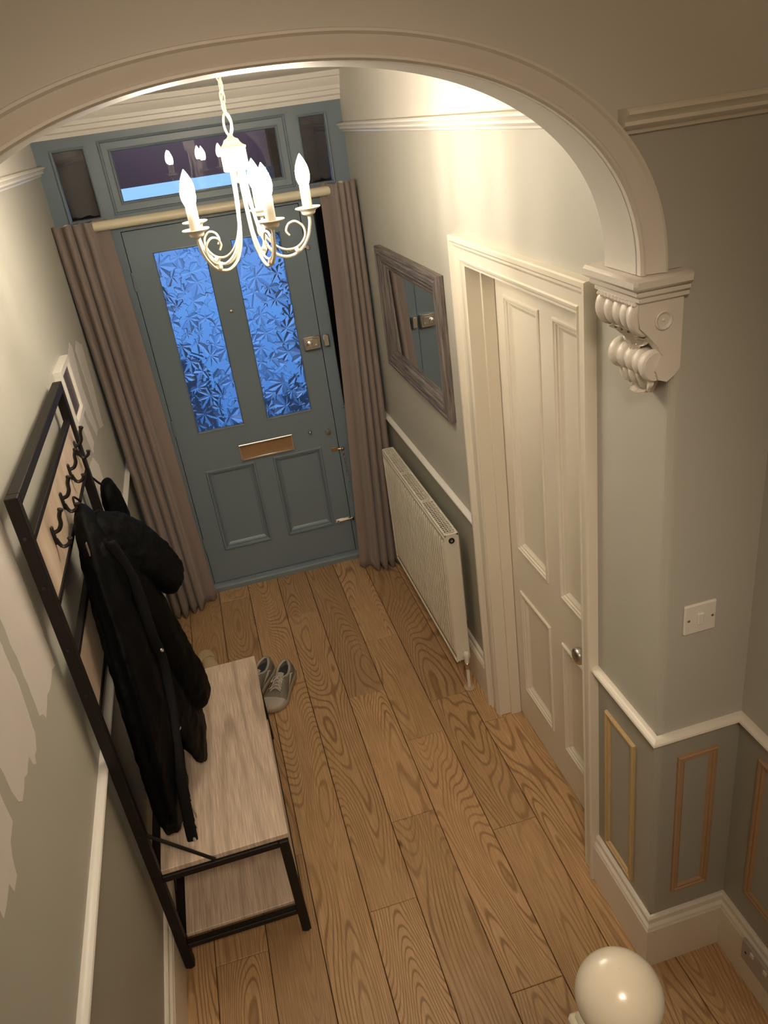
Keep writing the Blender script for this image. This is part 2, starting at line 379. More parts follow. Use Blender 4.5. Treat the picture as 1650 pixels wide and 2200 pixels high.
m = MB(); m.box(-.12, X2 + .12, -3.62, .12, 3.7, 3.8); m.build('ceiling_stairwell', M_ceil, kind='structure', smooth=0)

# floor with individual planks
floor = MB().box(-.12, X2 + .12, -3.62, L + .2, -.12, -.014).build('floor', M_gap, kind='structure', smooth=0)
xb = [-.056, .116, .290, .462, .637, .807, .978, 1.150, 1.322, 1.493, 1.664]
ends = {0: [1.9, .2], 1: [.432, 1.95], 2: [.768, 1.522, 2.64], 3: [-.35, 1.779], 4: [.449, 2.318], 5: [-.6, .785, 1.54],
        6: [.04, 1.176, 1.925], 7: [-.9, .615, 1.373], 8: [-.7, 1.153], 9: [-1.1, .3]}
for c in range(10):
    ys = sorted([-3.5] + [-2.4 + .13 * c] + ends[c] + [-1.5 - .11 * ((c * 3) % 5)] + [L - .002])
    x0, x1 = max(xb[c], .0) + .0012, min(xb[c + 1], X2) - .0012
    for a, b in zip(ys[:-1], ys[1:]):
        if b - a < .1: continue
        X0, X1 = x0, x1
        if c == 8 and a > 1.1: X1 = min(X1, W)
        if c == 9 and a > 0: continue
        a2, b2 = a + .0010, b - .0010
        dz = random.uniform(-.0006, .0004); ch = .0016
        v = [(X0, a2, -.012), (X1, a2, -.012), (X1, b2, -.012), (X0, b2, -.012), (X0, a2, dz - ch), (X1, a2, dz - ch), (X1, b2, dz - ch), (X0, b2, dz - ch),
             (X0 + ch, a2 + ch, dz), (X1 - ch, a2 + ch, dz), (X1 - ch, b2 - ch, dz), (X0 + ch, b2 - ch, dz)]
        f = [(0, 1, 2, 3)] + [(i, (i + 1) % 4, 4 + (i + 1) % 4, 4 + i) for i in range(4)] + [(4 + i, 4 + (i + 1) % 4, 8 + (i + 1) % 4, 8 + i) for i in range(4)] + [(8, 9, 10, 11)]
        MB().add(v, f).build('plank', M_oak, parent=floor, smooth=0)
# cross piece at the doorway
MB().box(W + .001, DL + .02, .39, DY1, -.012, -.0008, .001).build('plank', M_oak, parent=floor, smooth=0)

# mouldings
SK = [(0, 0), (0, ZS), (.006, ZS), (.011, ZS - .006), (.012, ZS - .013), (.009, ZS - .019), (.010, ZS - .026), (.017, ZS - .034), (.018, ZS - .042), (.0205, ZS - .046), (.0205, 0)]
DA = [(0, ZD0), (0, ZD1), (.007, ZD1), (.014, ZD1 - .003), (.021, ZD1 - .008), (.023, ZD1 - .013), (.020, ZD1 - .018), (.013, ZD1 - .021), (.011, ZD1 - .027), (.005, ZD0 + .001)]
PR = [(0, ZR0), (0, ZR1), (.026, ZR1), (.032, ZR1 - .004), (.032, ZR1 - .009), (.024, ZR1 - .014), (.020, ZR1 - .020), (.021, ZR1 - .026), (.015, ZR1 - .031), (.008, ZR1 - .034), (.006, ZR0 + .002)]
def run(name, path, prof, m_, flip=False):
    # path at z=0; u goes to the side z x t (left of the travel direction)
    return MB().sweep(path, (0, 0, 1), prof).build(name, m_, kind='structure', smooth=30)
AO0, AO1 = .305, 1.262      # architrave outer edges
run('baseboard_left', [(0, L, 0), (0, -3.5, 0)][::1], SK, M_trim)
run('baseboard_right', [(W, AO1, 0), (W, L, 0)], SK, M_trim)
run('baseboard_pier', [(X2, -3.5, 0), (X2, 0, 0), (W, 0, 0), (W, AO0, 0)], SK, M_trim)
run('trim_dado_left', [(0, L, 0), (0, -3.5, 0)], DA, M_trim2)
run('trim_dado_right', [(W, AO1, 0), (W, L, 0)], DA, M_trim2)
run('trim_dado_pier', [(X2, -3.5, 0), (X2, 0, 0), (W, 0, 0), (W, AO0, 0)], DA, M_trim)
run('trim_picture_rail_left', [(0, L, 0), (0, .12, 0)], PR, M_trim2)
run('trim_picture_rail_right', [(W, .12, 0), (W, L, 0)], PR, M_trim2)
PR2 = [(u * 1.15, v) for u, v in PR]
run('trim_picture_rail_stair', [(X2, -3.5, 0), (X2, 0, 0), (1.292, 0, 0)], PR2, M_trim)
# front cornice
CP = [(0, 2.445), (.016, 2.445), (.020, 2.462), (.030, 2.468), (.032, 2.486), (.042, 2.490), (.044, 2.506), (.060, 2.524), (.064, 2.54), (.074, 2.544), (.074, 2.566), (0, 2.566)]
run('trim_cornice', [(W, L, 0), (0, L, 0)], [(u, v) for u, v in CP], M_trim2)

# arch face moulding
ap = [(arch_pt(u)[0], 0, arch_pt(u)[1]) for u in us]
AP = [(0, -.004), (0, .012), (.004, .017), (.009, .016), (.013, .009), (.017, .011), (.042, .015), (.047, .019), (.052, .018), (.054, .010), (.054, -.004)]
def off_curve(path, prof):
    n = len(path); rings = []
    for i, p in enumerate(path):
        a = Vector(path[max(i - 1, 0)]); b = Vector(path[min(i + 1, n - 1)]); t = (b - a).normalized()
        if i in (0, n - 1): t = Vector((0, 0, 1 if i == 0 else -1))
        side = Vector((t.z, 0, -t.x))       # outward
        wv = .78 + .22 * abs(side.x)
        rings.append([Vector(p) + side * (u * wv) + Vector((0, -1, 0)) * v for u, v in prof])
    mb = MB(); k = len(prof); v = [p for r in rings for p in r]; f = []
    for i in range(n - 1):
        for q in range(k): f.append((i * k + q, i * k + (q + 1) % k, (i + 1) * k + (q + 1) % k, (i + 1) * k + q))
    f += [tuple(range(k)), tuple(range((n - 1) * k, n * k))]
    return mb.add(v, f)
off_curve(ap, AP).build('trim_arch', M_plaster, kind='structure', smooth=30)

# ------------------------------------------------------------------ plaster corbels
def corbel(mirror):
    X = (lambda p: W - p) if not mirror else (lambda p: p)
    root = empty('plaster_corbel', (X(0), 0, 1.82))
    def part(mb, name): return rel(mb.build(name, M_plaster, smooth=40), root)
    # abacus: stepped slab
    m = MB()
    for (p, y0, y1, z0, z1, c) in ((.103, -.034, .175, 2.040, 2.064, .006), (.092, -.024, .165, 2.026, 2.041, .004), (.084, -.018, .158, 2.014, 2.027, .003)):
        m.box(X(p), X(-.022), y0, y1, z0, z1, c)
    part(m, 'abacus')
    # side plate (console body)
    side = [(.078, 2.016), (.082, 1.992), (.078, 1.966), (.060, 1.948), (.040, 1.925), (.028, 1.905), (.033, 1.890), (.042, 1.875), (.036, 1.857), (.018, 1.850), (.000, 1.862), (-.010, 1.874), (-.012, 2.016)]
    m = MB(); m.prism([(X(p), z) for p, z in side], 'y', -.012, .02); m.prism([(X(p * .86), z) for p, z in side], 'y', .02, .13)
    part(m, 'console')
    # rosette on the camera side
    m = MB(); Mx = T((X(.030), -.012, 1.975)) @ rot(pi / 2, 'X')
    m.lathe([(.019, 0), (.019, .003), (.0165, .0045), (.0135, .003), (.0125, .001), (.004, .0008), (.002, .0025), (.0005, .003)], 24, Mx); part(m, 'rosette')
    def ribbed(cx, cz, r, y0, y1, ribs, sc=1.0):
        prof = []
        for i in range(49):
            t = i / 48
            w = abs(sin(pi * t * ribs)) ** .6
            env = 1 + .22 * (2 * abs(t - .5)) ** 2
            prof.append((r * env * (.80 + .20 * w), y0 + (y1 - y0) * t))
        return MB().lathe(prof, 22, T((X(cx), 0, cz)) @ rot(-pi / 2, 'X') @ Matrix.Diagonal((1, sc, 1, 1)))
    part(ribbed(.060, 1.984, .030, -.006, .140, 5, 1.15), 'fluted_roll')
    part(ribbed(.036, 1.882, .026, -.004, .138, 5, 1.1), 'fluted_roll')
    # bead row
    m = MB()
    for i in range(11):
        y = .0 + i * .0135; m.lathe([(.0005, -.0055), (.004, -.004), (.0058, 0), (.004, .004), (.0005, .0055)], 8, T((X(.084), y, 2.010)), False)
    m.box(X(.084), X(.05), -.004, .142, 2.011, 2.018, .002); part(m, 'bead_row')
    # acanthus leaves: between the rolls and below
    def leaf(pts, w, name, lobes, thick=.012):
        P = catmull([(X(a), 0, b) for a, b in pts], 6); n = len(P); mb = MB()
        def fn(u, v):
            i = min(int(round(v * (n - 1))), n - 1); c = P[i]; a = P[max(i - 1, 0)]; b = P[min(i + 1, n - 1)]; t = (b - a).normalized()
            nr = Vector((t.z, 0, -t.x));
            if (nr.x > 0) != mirror: nr = -nr
            s_ = (u - .5) * 2
            ww = w * (1 - .80 * v ** 1.6) * (1 + .16 * abs(sin(v * pi * lobes)))
            curl = .010 * abs(s_) ** 2 * sin(v * pi * lobes * 1.0 + 1)
            rib = .0035 * cos(s_ * pi * 4.5) + .006 * (1 - s_ * s_)
            return c + Vector((0, .067 + s_ * ww, 0)) + nr * (thick * .4 + rib + curl * .7)
        mb.grid(fn, 29, n); return part(mb, name)
    leaf([(.062, 1.955), (.046, 1.935), (.036, 1.918), (.040, 1.900)], .055, 'acanthus_leaf', 3)
    leaf([(.020, 1.872), (.040, 1.858), (.036, 1.842), (.026, 1.832), (.026, 1.820), (.034, 1.806)], .066, 'acanthus_leaf', 4)
    m = MB(); m.lathe([(.0005, -.060), (.008, -.052), (.018, -.026), (.030, .0), (.036, .022), (.034, .05)], 14, T((X(.004), .067, 1.862)) @ Matrix.Diagonal((.8, 1.5, 1, 1))); part(m, 'leaf_drop')
    return root
tag(corbel(False), 'white plaster scroll corbel carrying the right foot of the arch', 'corbel')
tag(corbel(True), 'white plaster scroll corbel at the left foot of the arch', 'corbel')

# ------------------------------------------------------------------ wall left paint patches
def patch(pts):
    n = len(pts); P = []
    for i in range(n):
        a = np.array(pts[i]); b = np.array(pts[(i + 1) % n]); d = np.hypot(*(b - a)); k = max(1, int(d / .02))
        for j in range(k):
            q = a + (b - a) * j / k + (rng.randn(2) * .0022 if j else 0); P.append((q[0], q[1]))
    mb = MB(); v = [(.0006, y, z) for y, z in P] + [(-.0005, y, z) for y, z in P]; k = len(P)
    mb.add(v, [tuple(range(k))] + [(i, (i + 1) % k, k + (i + 1) % k, k + i) for i in range(k)])
    return mb.build('paint_patch', M_patch, parent=wall_left, smooth=0)
patch([(1.85, 1.40), (1.85, 1.64), (1.872, 1.67), (1.93, 1.655), (1.96, 1.44), (2.0, 1.30), (1.895, 1.288)])
patch([(2.03, 1.66), (2.166, 1.692), (2.21, 1.661), (2.15, 1.50), (2.20, 1.29), (2.116, 1.285), (2.04, 1.40)])
patch([(2.27, 1.63), (2.364, 1.652), (2.50, 1.60), (2.46, 1.42), (2.39, 1.24), (2.27, 1.27), (2.29, 1.45)])
patch([(1.72, 1.30), (1.86, 1.285), (1.944, 1.22), (1.936, 1.11), (2.042, .93), (1.98, .918), (1.80, 1.0)])
patch([(.40, 1.75), (.455, 1.70), (.447, 1.50), (.44, 1.312), (.433, 1.273), (.40, 1.285), (.349, 1.276), (.30, 1.285), (.236, 1.268), (.226, 1.287), (.204, 1.301), (.214, 1.383), (.213, 1.558), (.23, 1.75)])
patch([(.12, 1.75), (.155, 1.70), (.165, 1.422), (.139, 1.307), (.11, 1.286), (.089, 1.288), (.078, 1.274), (.062, 1.289), (.06, 1.313), (.019, 1.305), (-.004, 1.314), (-.056, 1.303), (-.071, 1.317), (-.079, 1.352), (-.081, 1.75)])
patch([(-.12, 1.7), (-.128, 1.355), (-.128, 1.325), (-.171, 1.317), (-.19, 1.296), (-.204, 1.268), (-.237, 1.266), (-.24, 1.292), (-.278, 1.286), (-.307, 1.286), (-.30, 1.7)])

# ------------------------------------------------------------------ front door unit (door_1) with fanlight and sidelights
d1 = empty('door_1', (0, L, 0), 'structure')
def dpart(mb, name, mt=M_blue, parent=None, smooth=35, label=None):
    return rel(mb.build(name, mt, smooth=smooth, label=label), parent or d1)
FD = L + .055; LY_ = L + .004
m = MB()
# posts, transom, heads, sidelight aprons
m.box(0, .067, L, FD, 0, 2.44); m.box(1.337, W, L, FD, 0, 2.44)                  # outer jambs
m.box(.222, .278, L, FD, 0, 2.44); m.box(1.138, 1.193, L, FD, 0, 2.44)           # door posts
m.box(.067, .222, L, FD, 0, .947); m.box(1.193, 1.337, L, FD, 0, .947)           # aprons
m.box(.067, .222, L, FD, 2.01, 2.088); m.box(1.193, 1.337, L, FD, 2.01, 2.088); m.box(.278, 1.138, L, FD, 2.023, 2.098)
m.box(.067, .222, L, FD, 2.402, 2.44); m.box(1.193, 1.337, L, FD, 2.402, 2.44); m.box(.278, 1.138, L, FD, 2.415, 2.44)
m.box(0, W, L - .004, L + .001, 2.428, 2.446)
m.box(.270, .300, LY_ + .0445, FD + .01, 0, 2.03); m.box(1.116, 1.145, LY_ + .0445, FD + .01, 0, 2.03); m.box(.300, 1.116, LY_ + .0445, FD + .01, 2.0, 2.03); m.box(.300, 1.116, LY_ + .0445, FD + .01, 0, .06)
dpart(m, 'door_frame', smooth=0)
BE = [(0, 0), (0, .008), (.004, .010), (.009, .007), (.012, .001), (.012, -.02), (0, -.02)]   # glazing bead
def rect(x0, x1, z0, z1, y=L): return [(x0, y, z0), (x0, y, z1), (x1, y, z1), (x1, y, z0)]
def bead(mb, x0, x1, z0, z1, prof, y=L):
    # travel so that n x t points inward; n = (0,-1,0)
    mb.sweep([(x0, y, z0), (x0, y, z1), (x1, y, z1), (x1, y, z0)], (0, -1, 0), [(-u if False else u, v) for u, v in prof], True)
def inward_ok():
    n = Vector((0, -1, 0)); t = Vector((0, 0, 1)); return n.cross(t).x > 0
if not inward_ok():
    def bead(mb, x0, x1, z0, z1, prof, y=L):
        mb.sweep([(x1, y, z0), (x1, y, z1), (x0, y, z1), (x0, y, z0)], (0, -1, 0), prof, True)
# fanlight and sidelights as windows
def window(num, x0, x1, z0, z1, inner=0.0):
    w = empty('window_%d' % num, ((x0 + x1) / 2, L, z0), 'structure')
    m = MB(); bead(m, x0, x1, z0, z1, BE)
    if inner:
        m.box(x0, x1, L + .004, L + .04, z0, z0 + inner); m.box(x0, x1, L + .004, L + .04, z1 - inner, z1)
        m.box(x0, x0 + inner, L + .004, L + .04, z0 + inner, z1 - inner); m.box(x1 - inner, x1, L + .004, L + .04, z0 + inner, z1 - inner)
        bead(m, x0 + inner, x1 - inner, z0 + inner, z1 - inner, BE, L + .004)
    rel(m.build('window_frame', M_blue, smooth=30), w)
    rel(MB().box(x0 + inner, x1 - inner, L + .022, L + .026, z0 + inner, z1 - inner).build('glass_pane', M_glass, smooth=0), w)
window(1, .278, 1.138, 2.098, 2.415, .040)
window(2, .067, .222, 2.088, 2.402); window(3, 1.193, 1.337, 2.088, 2.402)
window(4, .067, .222, .947, 2.01); window(5, 1.193, 1.337, .947, 2.01)
dpart(MB().prism([(L - .030, 0), (L - .030, .026), (L - .022, .034), (L, .041), (FD, .041), (FD, 0)], 'x', .222, 1.193), 'threshold')
# leaf
leaf = empty('door_leaf', (.281, L, .045)); rel(leaf, d1)
LX0, LX1, LZ0, LZ1, LY = .2815, 1.1345, .045, 2.019, L + .004
gx = (.395, .652, .772, 1.027); gz = (.962, 1.910); px = (.389, .656, .764, 1.031); pz = (.249, .741)
m = MB()
def st(x0, x1, z0, z1): m.box(x0, x1, LY, LY + .044, z0, z1)
st(LX0, px[0], LZ0, LZ1); st(px[3], LX1, LZ0, LZ1); st(px[1], px[2], pz[0], pz[1]); st(gx[1], gx[2], gz[0], gz[1])
for a, b in ((px[0], gx[0]), (gx[3], px[3])): st(a, b, gz[0], gz[1])
st(px[0], px[3], LZ0, pz[0]) ; st(px[0], px[3], pz[1], gz[0]); st(px[0], px[3], gz[1], LZ1)
rel(m.build('stiles_and_rails', M_blue, smooth=0), leaf)
PM = [(-.012, 0), (-.012, .006), (-.008, .011), (-.002, .011), (.002, .003), (.005, -.002), (.009, .001), (.013, -.006), (.020, -.009), (.024, -.0115), (.026, -.013), (.028, -.02), (-.012, -.02)]
for i in (0, 2):
    m = MB(); bead(m, px[i] + .008, px[i + 1] - .008, pz[0] + .008, pz[1] - .008, PM, LY)
    m.box(px[i], px[i + 1], LY + .013, LY + .03, pz[0], pz[1]); rel(m.build('lower_panel', M_blue, smooth=30), leaf)
    m = MB(); bead(m, gx[i], gx[i + 1], gz[0], gz[1], [(0, 0), (0, .003), (.003, .004), (.007, 0), (.009, -.012), (0, -.012)], LY); rel(m.build('glazing_bead', M_blue, smooth=30), leaf)

def leaf_height(nx, nz, w, h, seed):
    """height field of overlapping five and seven lobed leaves pressed into the glass"""
    r = np.random.RandomState(seed); X, Z = np.meshgrid(np.linspace(0, w, nx), np.linspace(0, h, nz)); H = np.zeros_like(X) + 0
    H += .0006 * np.sin(X * 180 + 3 * np.sin(Z * 60)) * np.sin(Z * 150)
    pts = []
    for i in range(4):
        for j in range(15):
            pts.append(((i + .5 * (j % 2)) * w / 3.0 - .02 + r.uniform(-.022, .022), j * h / 13.5 - .02 + r.uniform(-.022, .022)))
    r.shuffle(pts)
    for cx, cz in pts:
        a0 = r.uniform(0, 2 * pi); size = r.uniform(.062, .098); nl = r.choice([5, 7, 7]); spread = r.uniform(3.6, 4.6)
        dx, dz = X - cx, Z - cz; rad = np.hypot(dx, dz); th = (np.arctan2(dz, dx) - a0 + pi) % (2 * pi) - pi
        best = np.full(X.shape, -1.0); fold = np.zeros_like(X); lv = np.zeros_like(X)
        for k in range(nl):
            ak = (k / (nl - 1) - .5) * spread; lk = size * (1 - .38 * abs(ak) / (spread / 2)) * r.uniform(.92, 1.08)
            d = np.abs(th - ak); along = rad * np.cos(np.minimum(d, 1.5)); side = rad * np.sin(np.minimum(d, 1.5))
            t = np.clip(along / lk, 0, 1); wdt = lk * .30 * np.sin(pi * np.clip(t, 0, 1) ** .85) ** .9 + .0008
            wdt = wdt * (1 + .10 * np.sign(np.sin(t * 26)) * (t > .35))
            ins = (along > 0) & (along < lk) & (side < wdt) & (d < 1.4)
            val = np.where(ins, 1 - side / wdt, -1)
            up_ = val > best; fold = np.where(up_, side, fold); lv = np.where(up_, along, lv); best = np.maximum(best, val)
        msk = best > 0
        if not msk.any(): continue
        tilt = r.uniform(-.16, .16, 2)
        hh = .0042 - fold * .38 + .00022 * np.sin((lv - fold * 1.1) * 1500) + dx * tilt[0] + dz * tilt[1]
        H = np.where(msk, np.maximum(hh, .0004) + .0008, H)
    return X, Z, H
for i, seed in ((0, 3), (2, 11)):
    w, h = gx[i + 1] - gx[i], gz[1] - gz[0]; nx, nz = 150, 540
    X, Z, H = leaf_height(nx, nz, w, h, seed)
    v = np.stack([gx[i] + X.ravel(), LY + .014 - H.ravel(), gz[0] + Z.ravel()], 1)
    idx = np.arange(nx * nz).reshape(nz, nx); q = np.stack([idx[:-1, :-1], idx[:-1, 1:], idx[1:, 1:], idx[1:, :-1]], -1).reshape(-1, 4)
    b = nx * nz; yb = LY + .019
    v = np.vstack([v, [[gx[i], yb, gz[0]], [gx[i + 1], yb, gz[0]], [gx[i + 1], yb, gz[1]], [gx[i], yb, gz[1]]]])
    f = [tuple(a) for a in q.tolist()] + [(b + 3, b + 2, b + 1, b)]
    f += [tuple([b, b + 1] + idx[0, ::-1].tolist()), tuple([b + 1, b + 2] + idx[::-1, -1].tolist()), tuple([b + 2, b + 3] + idx[-1, :].tolist()), tuple([b + 3, b] + idx[:, 0].tolist())]
    me = bpy.data.meshes.new('glass_pane'); me.from_pydata(v.tolist(), [], f); me.materials.append(M_leafglass)
    o = bpy.data.objects.new('glass_pane', me); COL.objects.link(o); o['label'] = 'glass pane embossed with maple leaves'; rel(o, leaf)

# door hardware
def hw(mb, name, mt, label=None, smooth=40): return rel(mb.build(name, mt, smooth=smooth, label=label), leaf)
m = MB(); m.box(.606 - .008, .885 - .0, LY - .006, LY + .001, .760, .773, .002); m.box(.600, .895, LY - .008, LY + .001, .846, .858, .003)
letter = MB()
letter.box(.592, .888, LY - .004, LY + .002, .845, .852, .001); letter.mi = 0
letter.tube([(.592, LY - .012, .853), (.740, LY - .012, .853), (.888, LY - .012, .853)], .0055, 10)
letter.box(.596, .884, LY - .018, LY + .001, .766, .776, .002); letter.box(.592, .888, LY - .004, LY + .001, .760, .768, .001)
letter.box(.592, .598, LY - .005, LY + .001, .762, .853, .001); letter.box(.882, .888, LY - .005, LY + .001, .762, .853, .001)
letter.mi = 1; letter.box(.598, .882, LY - .003, LY + .001, .770, .850)
hw(letter, 'letter_plate', [M_chrome, M_carton], 'chrome letter plate with brown flap')
m = MB(); m.box(1.040, 1.128, LY - .034, LY, 1.302, 1.372, .004); m.box(1.146, 1.176, L - .030, L, 1.306, 1.368, .004); m.box(1.050, 1.118, LY - .037, LY - .03, 1.314, 1.360, .003)
m.lathe([(.015, 0), (.015, .012), (.012, .020), (.006, .022)], 18, T((1.070, LY - .034, 1.336)) @ rot(pi / 2, 'X'))
m.lathe([(.005, 0), (.005, .006)], 10, T((1.104, LY - .034, 1.322)) @ rot(pi / 2, 'X'))
hw(m, 'rim_lock', M_chrome)
hw(MB().lathe([(.008, 0), (.008, .003), (.005, .005), (.001, .005)], 16, T((.708, LY, 1.567)) @ rot(pi / 2, 'X')), 'spyhole', M_steel)
hw(MB().lathe([(.010, 0), (.010, .004), (.006, .012), (.008, .018), (.003, .02)], 16, T((.990, LY, .841)) @ rot(pi / 2, 'X')), 'thumbturn', M_steel)
hw(MB().lathe([(.015, 0), (.015, .004), (.013, .012), (.012, .018), (.003, .020)], 20, T((1.090, LY, .824)) @ rot(pi / 2, 'X')), 'latch_knob', M_steel)
def bolt(z, x0, x1):
    m = MB(); m.box(x0, x1, LY - .004, LY, z - .012, z + .012, .001); m.tube([(x0 + .006, LY - .010, z), (x1 + .03, LY - .010, z)], .0055, 10)
    m.lathe([(.007, 0), (.007, .012), (.004, .018)], 12, T((x0 + .014, LY - .010, z)) @ rot(pi / 2, 'X')); m.box(x1 + .012, x1 + .030, L - .018, L, z - .011, z + .011, .003)
    hw(m, 'door_bolt', M_chrome)
bolt(.262, 1.045, 1.125); bolt(1.812, 1.040, 1.125)
m = MB(); m.box(1.092, 1.132, LY - .004, LY, .700, .722, .001); m.lathe([(.010, 0), (.011, .008), (.007, .016), (.002, .018)], 14, T((1.154, L, .708)) @ rot(pi / 2, 'X')); m.tube([(1.130, LY - .006, .711), (1.154, L - .008, .708)], .004, 8)
m.mi = 1
for k in range(14):
    zz = .698 - k * .0135; cx = 1.156 + .001 * k * .3
    a = pi / 2 * (k % 2); m.tube([(cx + cos(a) * .004 * cos(t), L - .009 + sin(a) * .004 * cos(t), zz + .008 * sin(t)) for t in np.linspace(0, 2 * pi, 9)[:-1]], .0016, 5, True)
m.lathe([(.001, -.006), (.006, 0), (.001, .006)], 10, T((1.160, L - .009, .510)), False)
hw(m, 'door_chain', [M_brass, M_steel])
for z in (1.79, 1.02, .30):
    dpart(MB().tube([(.2795, L - .004, z - .045), (.2795, L - .004, z + .045)], .005, 8), 'hinge')

# porch outside as guessed through the panes, plus unseen side walls blocking sky light
MB().box(.9, 2.2, 5.0, 5.1, -.6, .35).box(-.6, .50, 5.0, 5.1, -.6, .80).build('wall_garden', M_hedge, kind='structure', smooth=0)
MB().box(.2551, 1.1849, 4.0, 4.25, 2.145, 2.9).build('wall_porch_beam', M_beam, kind='structure', smooth=0)
m = MB(); m.box(-.5, .255, 3.9, 4.3, -.3, 2.9); m.box(-.5, -.04, L + .21, 3.9, -.3, 2.9); m.build('porch_pillar_blocker_left', M_brick, kind='structure', smooth=0)  # pillar, then an unseen side wall added to keep sky light out
m = MB(); m.box(1.185, 2.2, 3.9, 4.3, -.3, 2.9); m.box(1.46, 2.2, L + .21, 3.9, -.3, 2.9); m.build('porch_pillar_blocker_right', M_brick, kind='structure', smooth=0)  # same on the right: pillar plus added side wall against sky light
MB().box(-.5, 2.2, L + .056, 4.3, -.3, -.15).build('floor_porch', M_hedge, kind='structure', smooth=0)
MB().box(-.5, 2.2, L + .056, 4.3, 2.9, 3.0).build('ceiling_porch', M_beam, kind='structure', smooth=0)

# ------------------------------------------------------------------ side door (door_2)
d2 = empty('door_2', (W, DY1, 0), 'structure')
AR = [(0, 0), (0, .026), (.004, .030), (.016, .030), (.020, .026), (.024, .020), (.030, .022), (.036, .018), (.040, .014), (.070, .014), (.074, .018), (.080, .016), (.086, .012), (.088, .010), (.095, .010), (.095, 0)]
m = MB(); n = Vector((-1, 0, 0)); pth = [(W, AO0, 0), (W, AO0, 1.995), (W, AO1, 1.995), (W, AO1, 0)]
if n.cross(Vector((0, 0, 1))).y < 0: pth = pth[::-1]
m.sweep(pth, n, AR, wt=([.86, .95, 1.02] if pth[0][1] == AO0 else [1.02, .95, .86])); rel(m.build('architrave', M_door, smooth=30), d2)
m = MB(); jx0, jx1 = W - .008, W + .2
m.box(jx0 + .008, jx1, DY1, DY1 + .03, 0, DZ + .03); m.box(jx0 + .008, jx1, DY0 - .03, DY0, 0, DZ + .03); m.box(jx0 + .008, jx1, DY0, DY1, DZ, DZ + .03)
m.box(W + .04, W + .083, DY1 - .013, DY1 + .001, 0, DZ); m.box(W + .04, W + .083, DY0, DY0 + .013, 0, DZ); m.box(W + .04, W + .083, DY0, DY1, DZ - .013, DZ)
rel(m.build('door_lining', M_door, smooth=0), d2)
leaf2 = empty('door_leaf', (DL, DY1, 0)); rel(leaf2, d2)
ya = (DY0 + .001, .455, .712, .818, 1.072, DY1 - .001); za = (.006, .188, .668, .868, 1.808, DZ - .004)
m = MB(); B = lambda y0, y1, z0, z1: m.box(DL, DL + .04, y0, y1, z0, z1)
B(ya[0], ya[1], za[0], za[5]); B(ya[2], ya[3], za[0], za[5]); B(ya[4], ya[5], za[0], za[5])
for z0, z1 in ((za[0], za[1]), (za[2], za[3]), (za[4], za[5])): B(ya[1], ya[2], z0, z1); B(ya[3], ya[4], z0, z1)
rel(m.build('stiles_and_rails', M_door, smooth=0), leaf2)
PM2 = [(-.006, 0), (-.006, .004), (-.002, .007), (.004, .007), (.008, .003), (.012, .002), (.015, -.003), (.020, -.004), (.024, -.008), (.033, -.012), (.033, -.02), (-.006, -.02)]
for y0, y1 in ((ya[1], ya[2]), (ya[3], ya[4])):
    for z0, z1 in ((za[1], za[2]), (za[3], za[4])):
        pp = [(DL, y0, z0), (DL, y0, z1), (DL, y1, z1), (DL, y1, z0)]
        if n.cross(Vector((0, 0, 1))).y < 0: pp = pp[::-1]
        m = MB(); m.sweep(pp, n, PM2, True); m.box(DL + .012, DL + .03, y0, y1, z0, z1); rel(m.build('door_panel', M_door, smooth=30), leaf2)
kb = T((DL, .492, .795)) @ rot(-pi / 2, 'Y')
m = MB(); m.lathe([(.024, 0), (.024, .004), (.020, .007), (.010, .010), (.009, .034), (.014, .040), (.026, .044), (.029, .052), (.0285, .060), (.024, .066), (.014, .069), (.002, .070)], 28, kb)
rel(m.build('door_knob', M_steel, smooth=40), leaf2)
# dark slab painted as the shade behind the closed side door
MB().box(W + .13, W + .2, DY0, DY1, 0, DZ).build('shade_slab_behind_door', M_gap, kind='structure', smooth=0)

# ------------------------------------------------------------------ wall panel mouldings (bare timber frames)
def wall_panel(name, pts, nrm, mt, label):
    m = MB(); nn = Vector(nrm); t = (Vector(pts[1]) - Vector(pts[0])).normalized(); c = sum((Vector(p) for p in pts), Vector()) / 4
    if nn.cross(t).dot(c - Vector(pts[0])) < 0: pts = pts[::-1]
    root = empty(name, c - Vector((0, 0, (pts[1][2] - pts[0][2]) and abs(pts[1][2] - pts[0][2]) / 2)))
    prof = [(0, 0), (0, .007), (.003, .010), (.008, .010), (.011, .006), (.016, .007), (.020, .004), (.022, 0)]
    # each mitred length its own strip
    N = 4
    for i in range(4):
        a, b = Vector(pts[i]), Vector(pts[(i + 1) % 4]); t = (b - a).normalized(); s_ = nn.cross(t)
        v = [a + s_ * u + t * u + nn * w_ for u, w_ in prof] + [b + s_ * u - t * u + nn * w_ for u, w_ in prof]; k = len(prof)
        f = [(q, (q + 1) % k, k + (q + 1) % k, k + q) for q in range(k)] + [tuple(range(k)), tuple(range(k, 2 * k))]
        rel(MB().add(v, f).build('moulding_strip', mt, smooth=30), root)
    return tag(root, label, 'wall moulding', 'unpainted wall panel mouldings')
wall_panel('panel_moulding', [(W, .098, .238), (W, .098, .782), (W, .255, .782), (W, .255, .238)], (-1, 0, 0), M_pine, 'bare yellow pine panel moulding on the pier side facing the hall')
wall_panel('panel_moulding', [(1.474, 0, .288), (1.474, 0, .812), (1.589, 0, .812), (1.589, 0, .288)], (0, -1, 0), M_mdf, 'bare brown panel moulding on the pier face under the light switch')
wall_panel('panel_moulding', [(X2, -.088, .315), (X2, -.088, .822), (X2, -.75, .822), (X2, -.75, .315)], (-1, 0, 0), M_mdf, 'bare brown panel moulding on the stair passage wall at right edge')

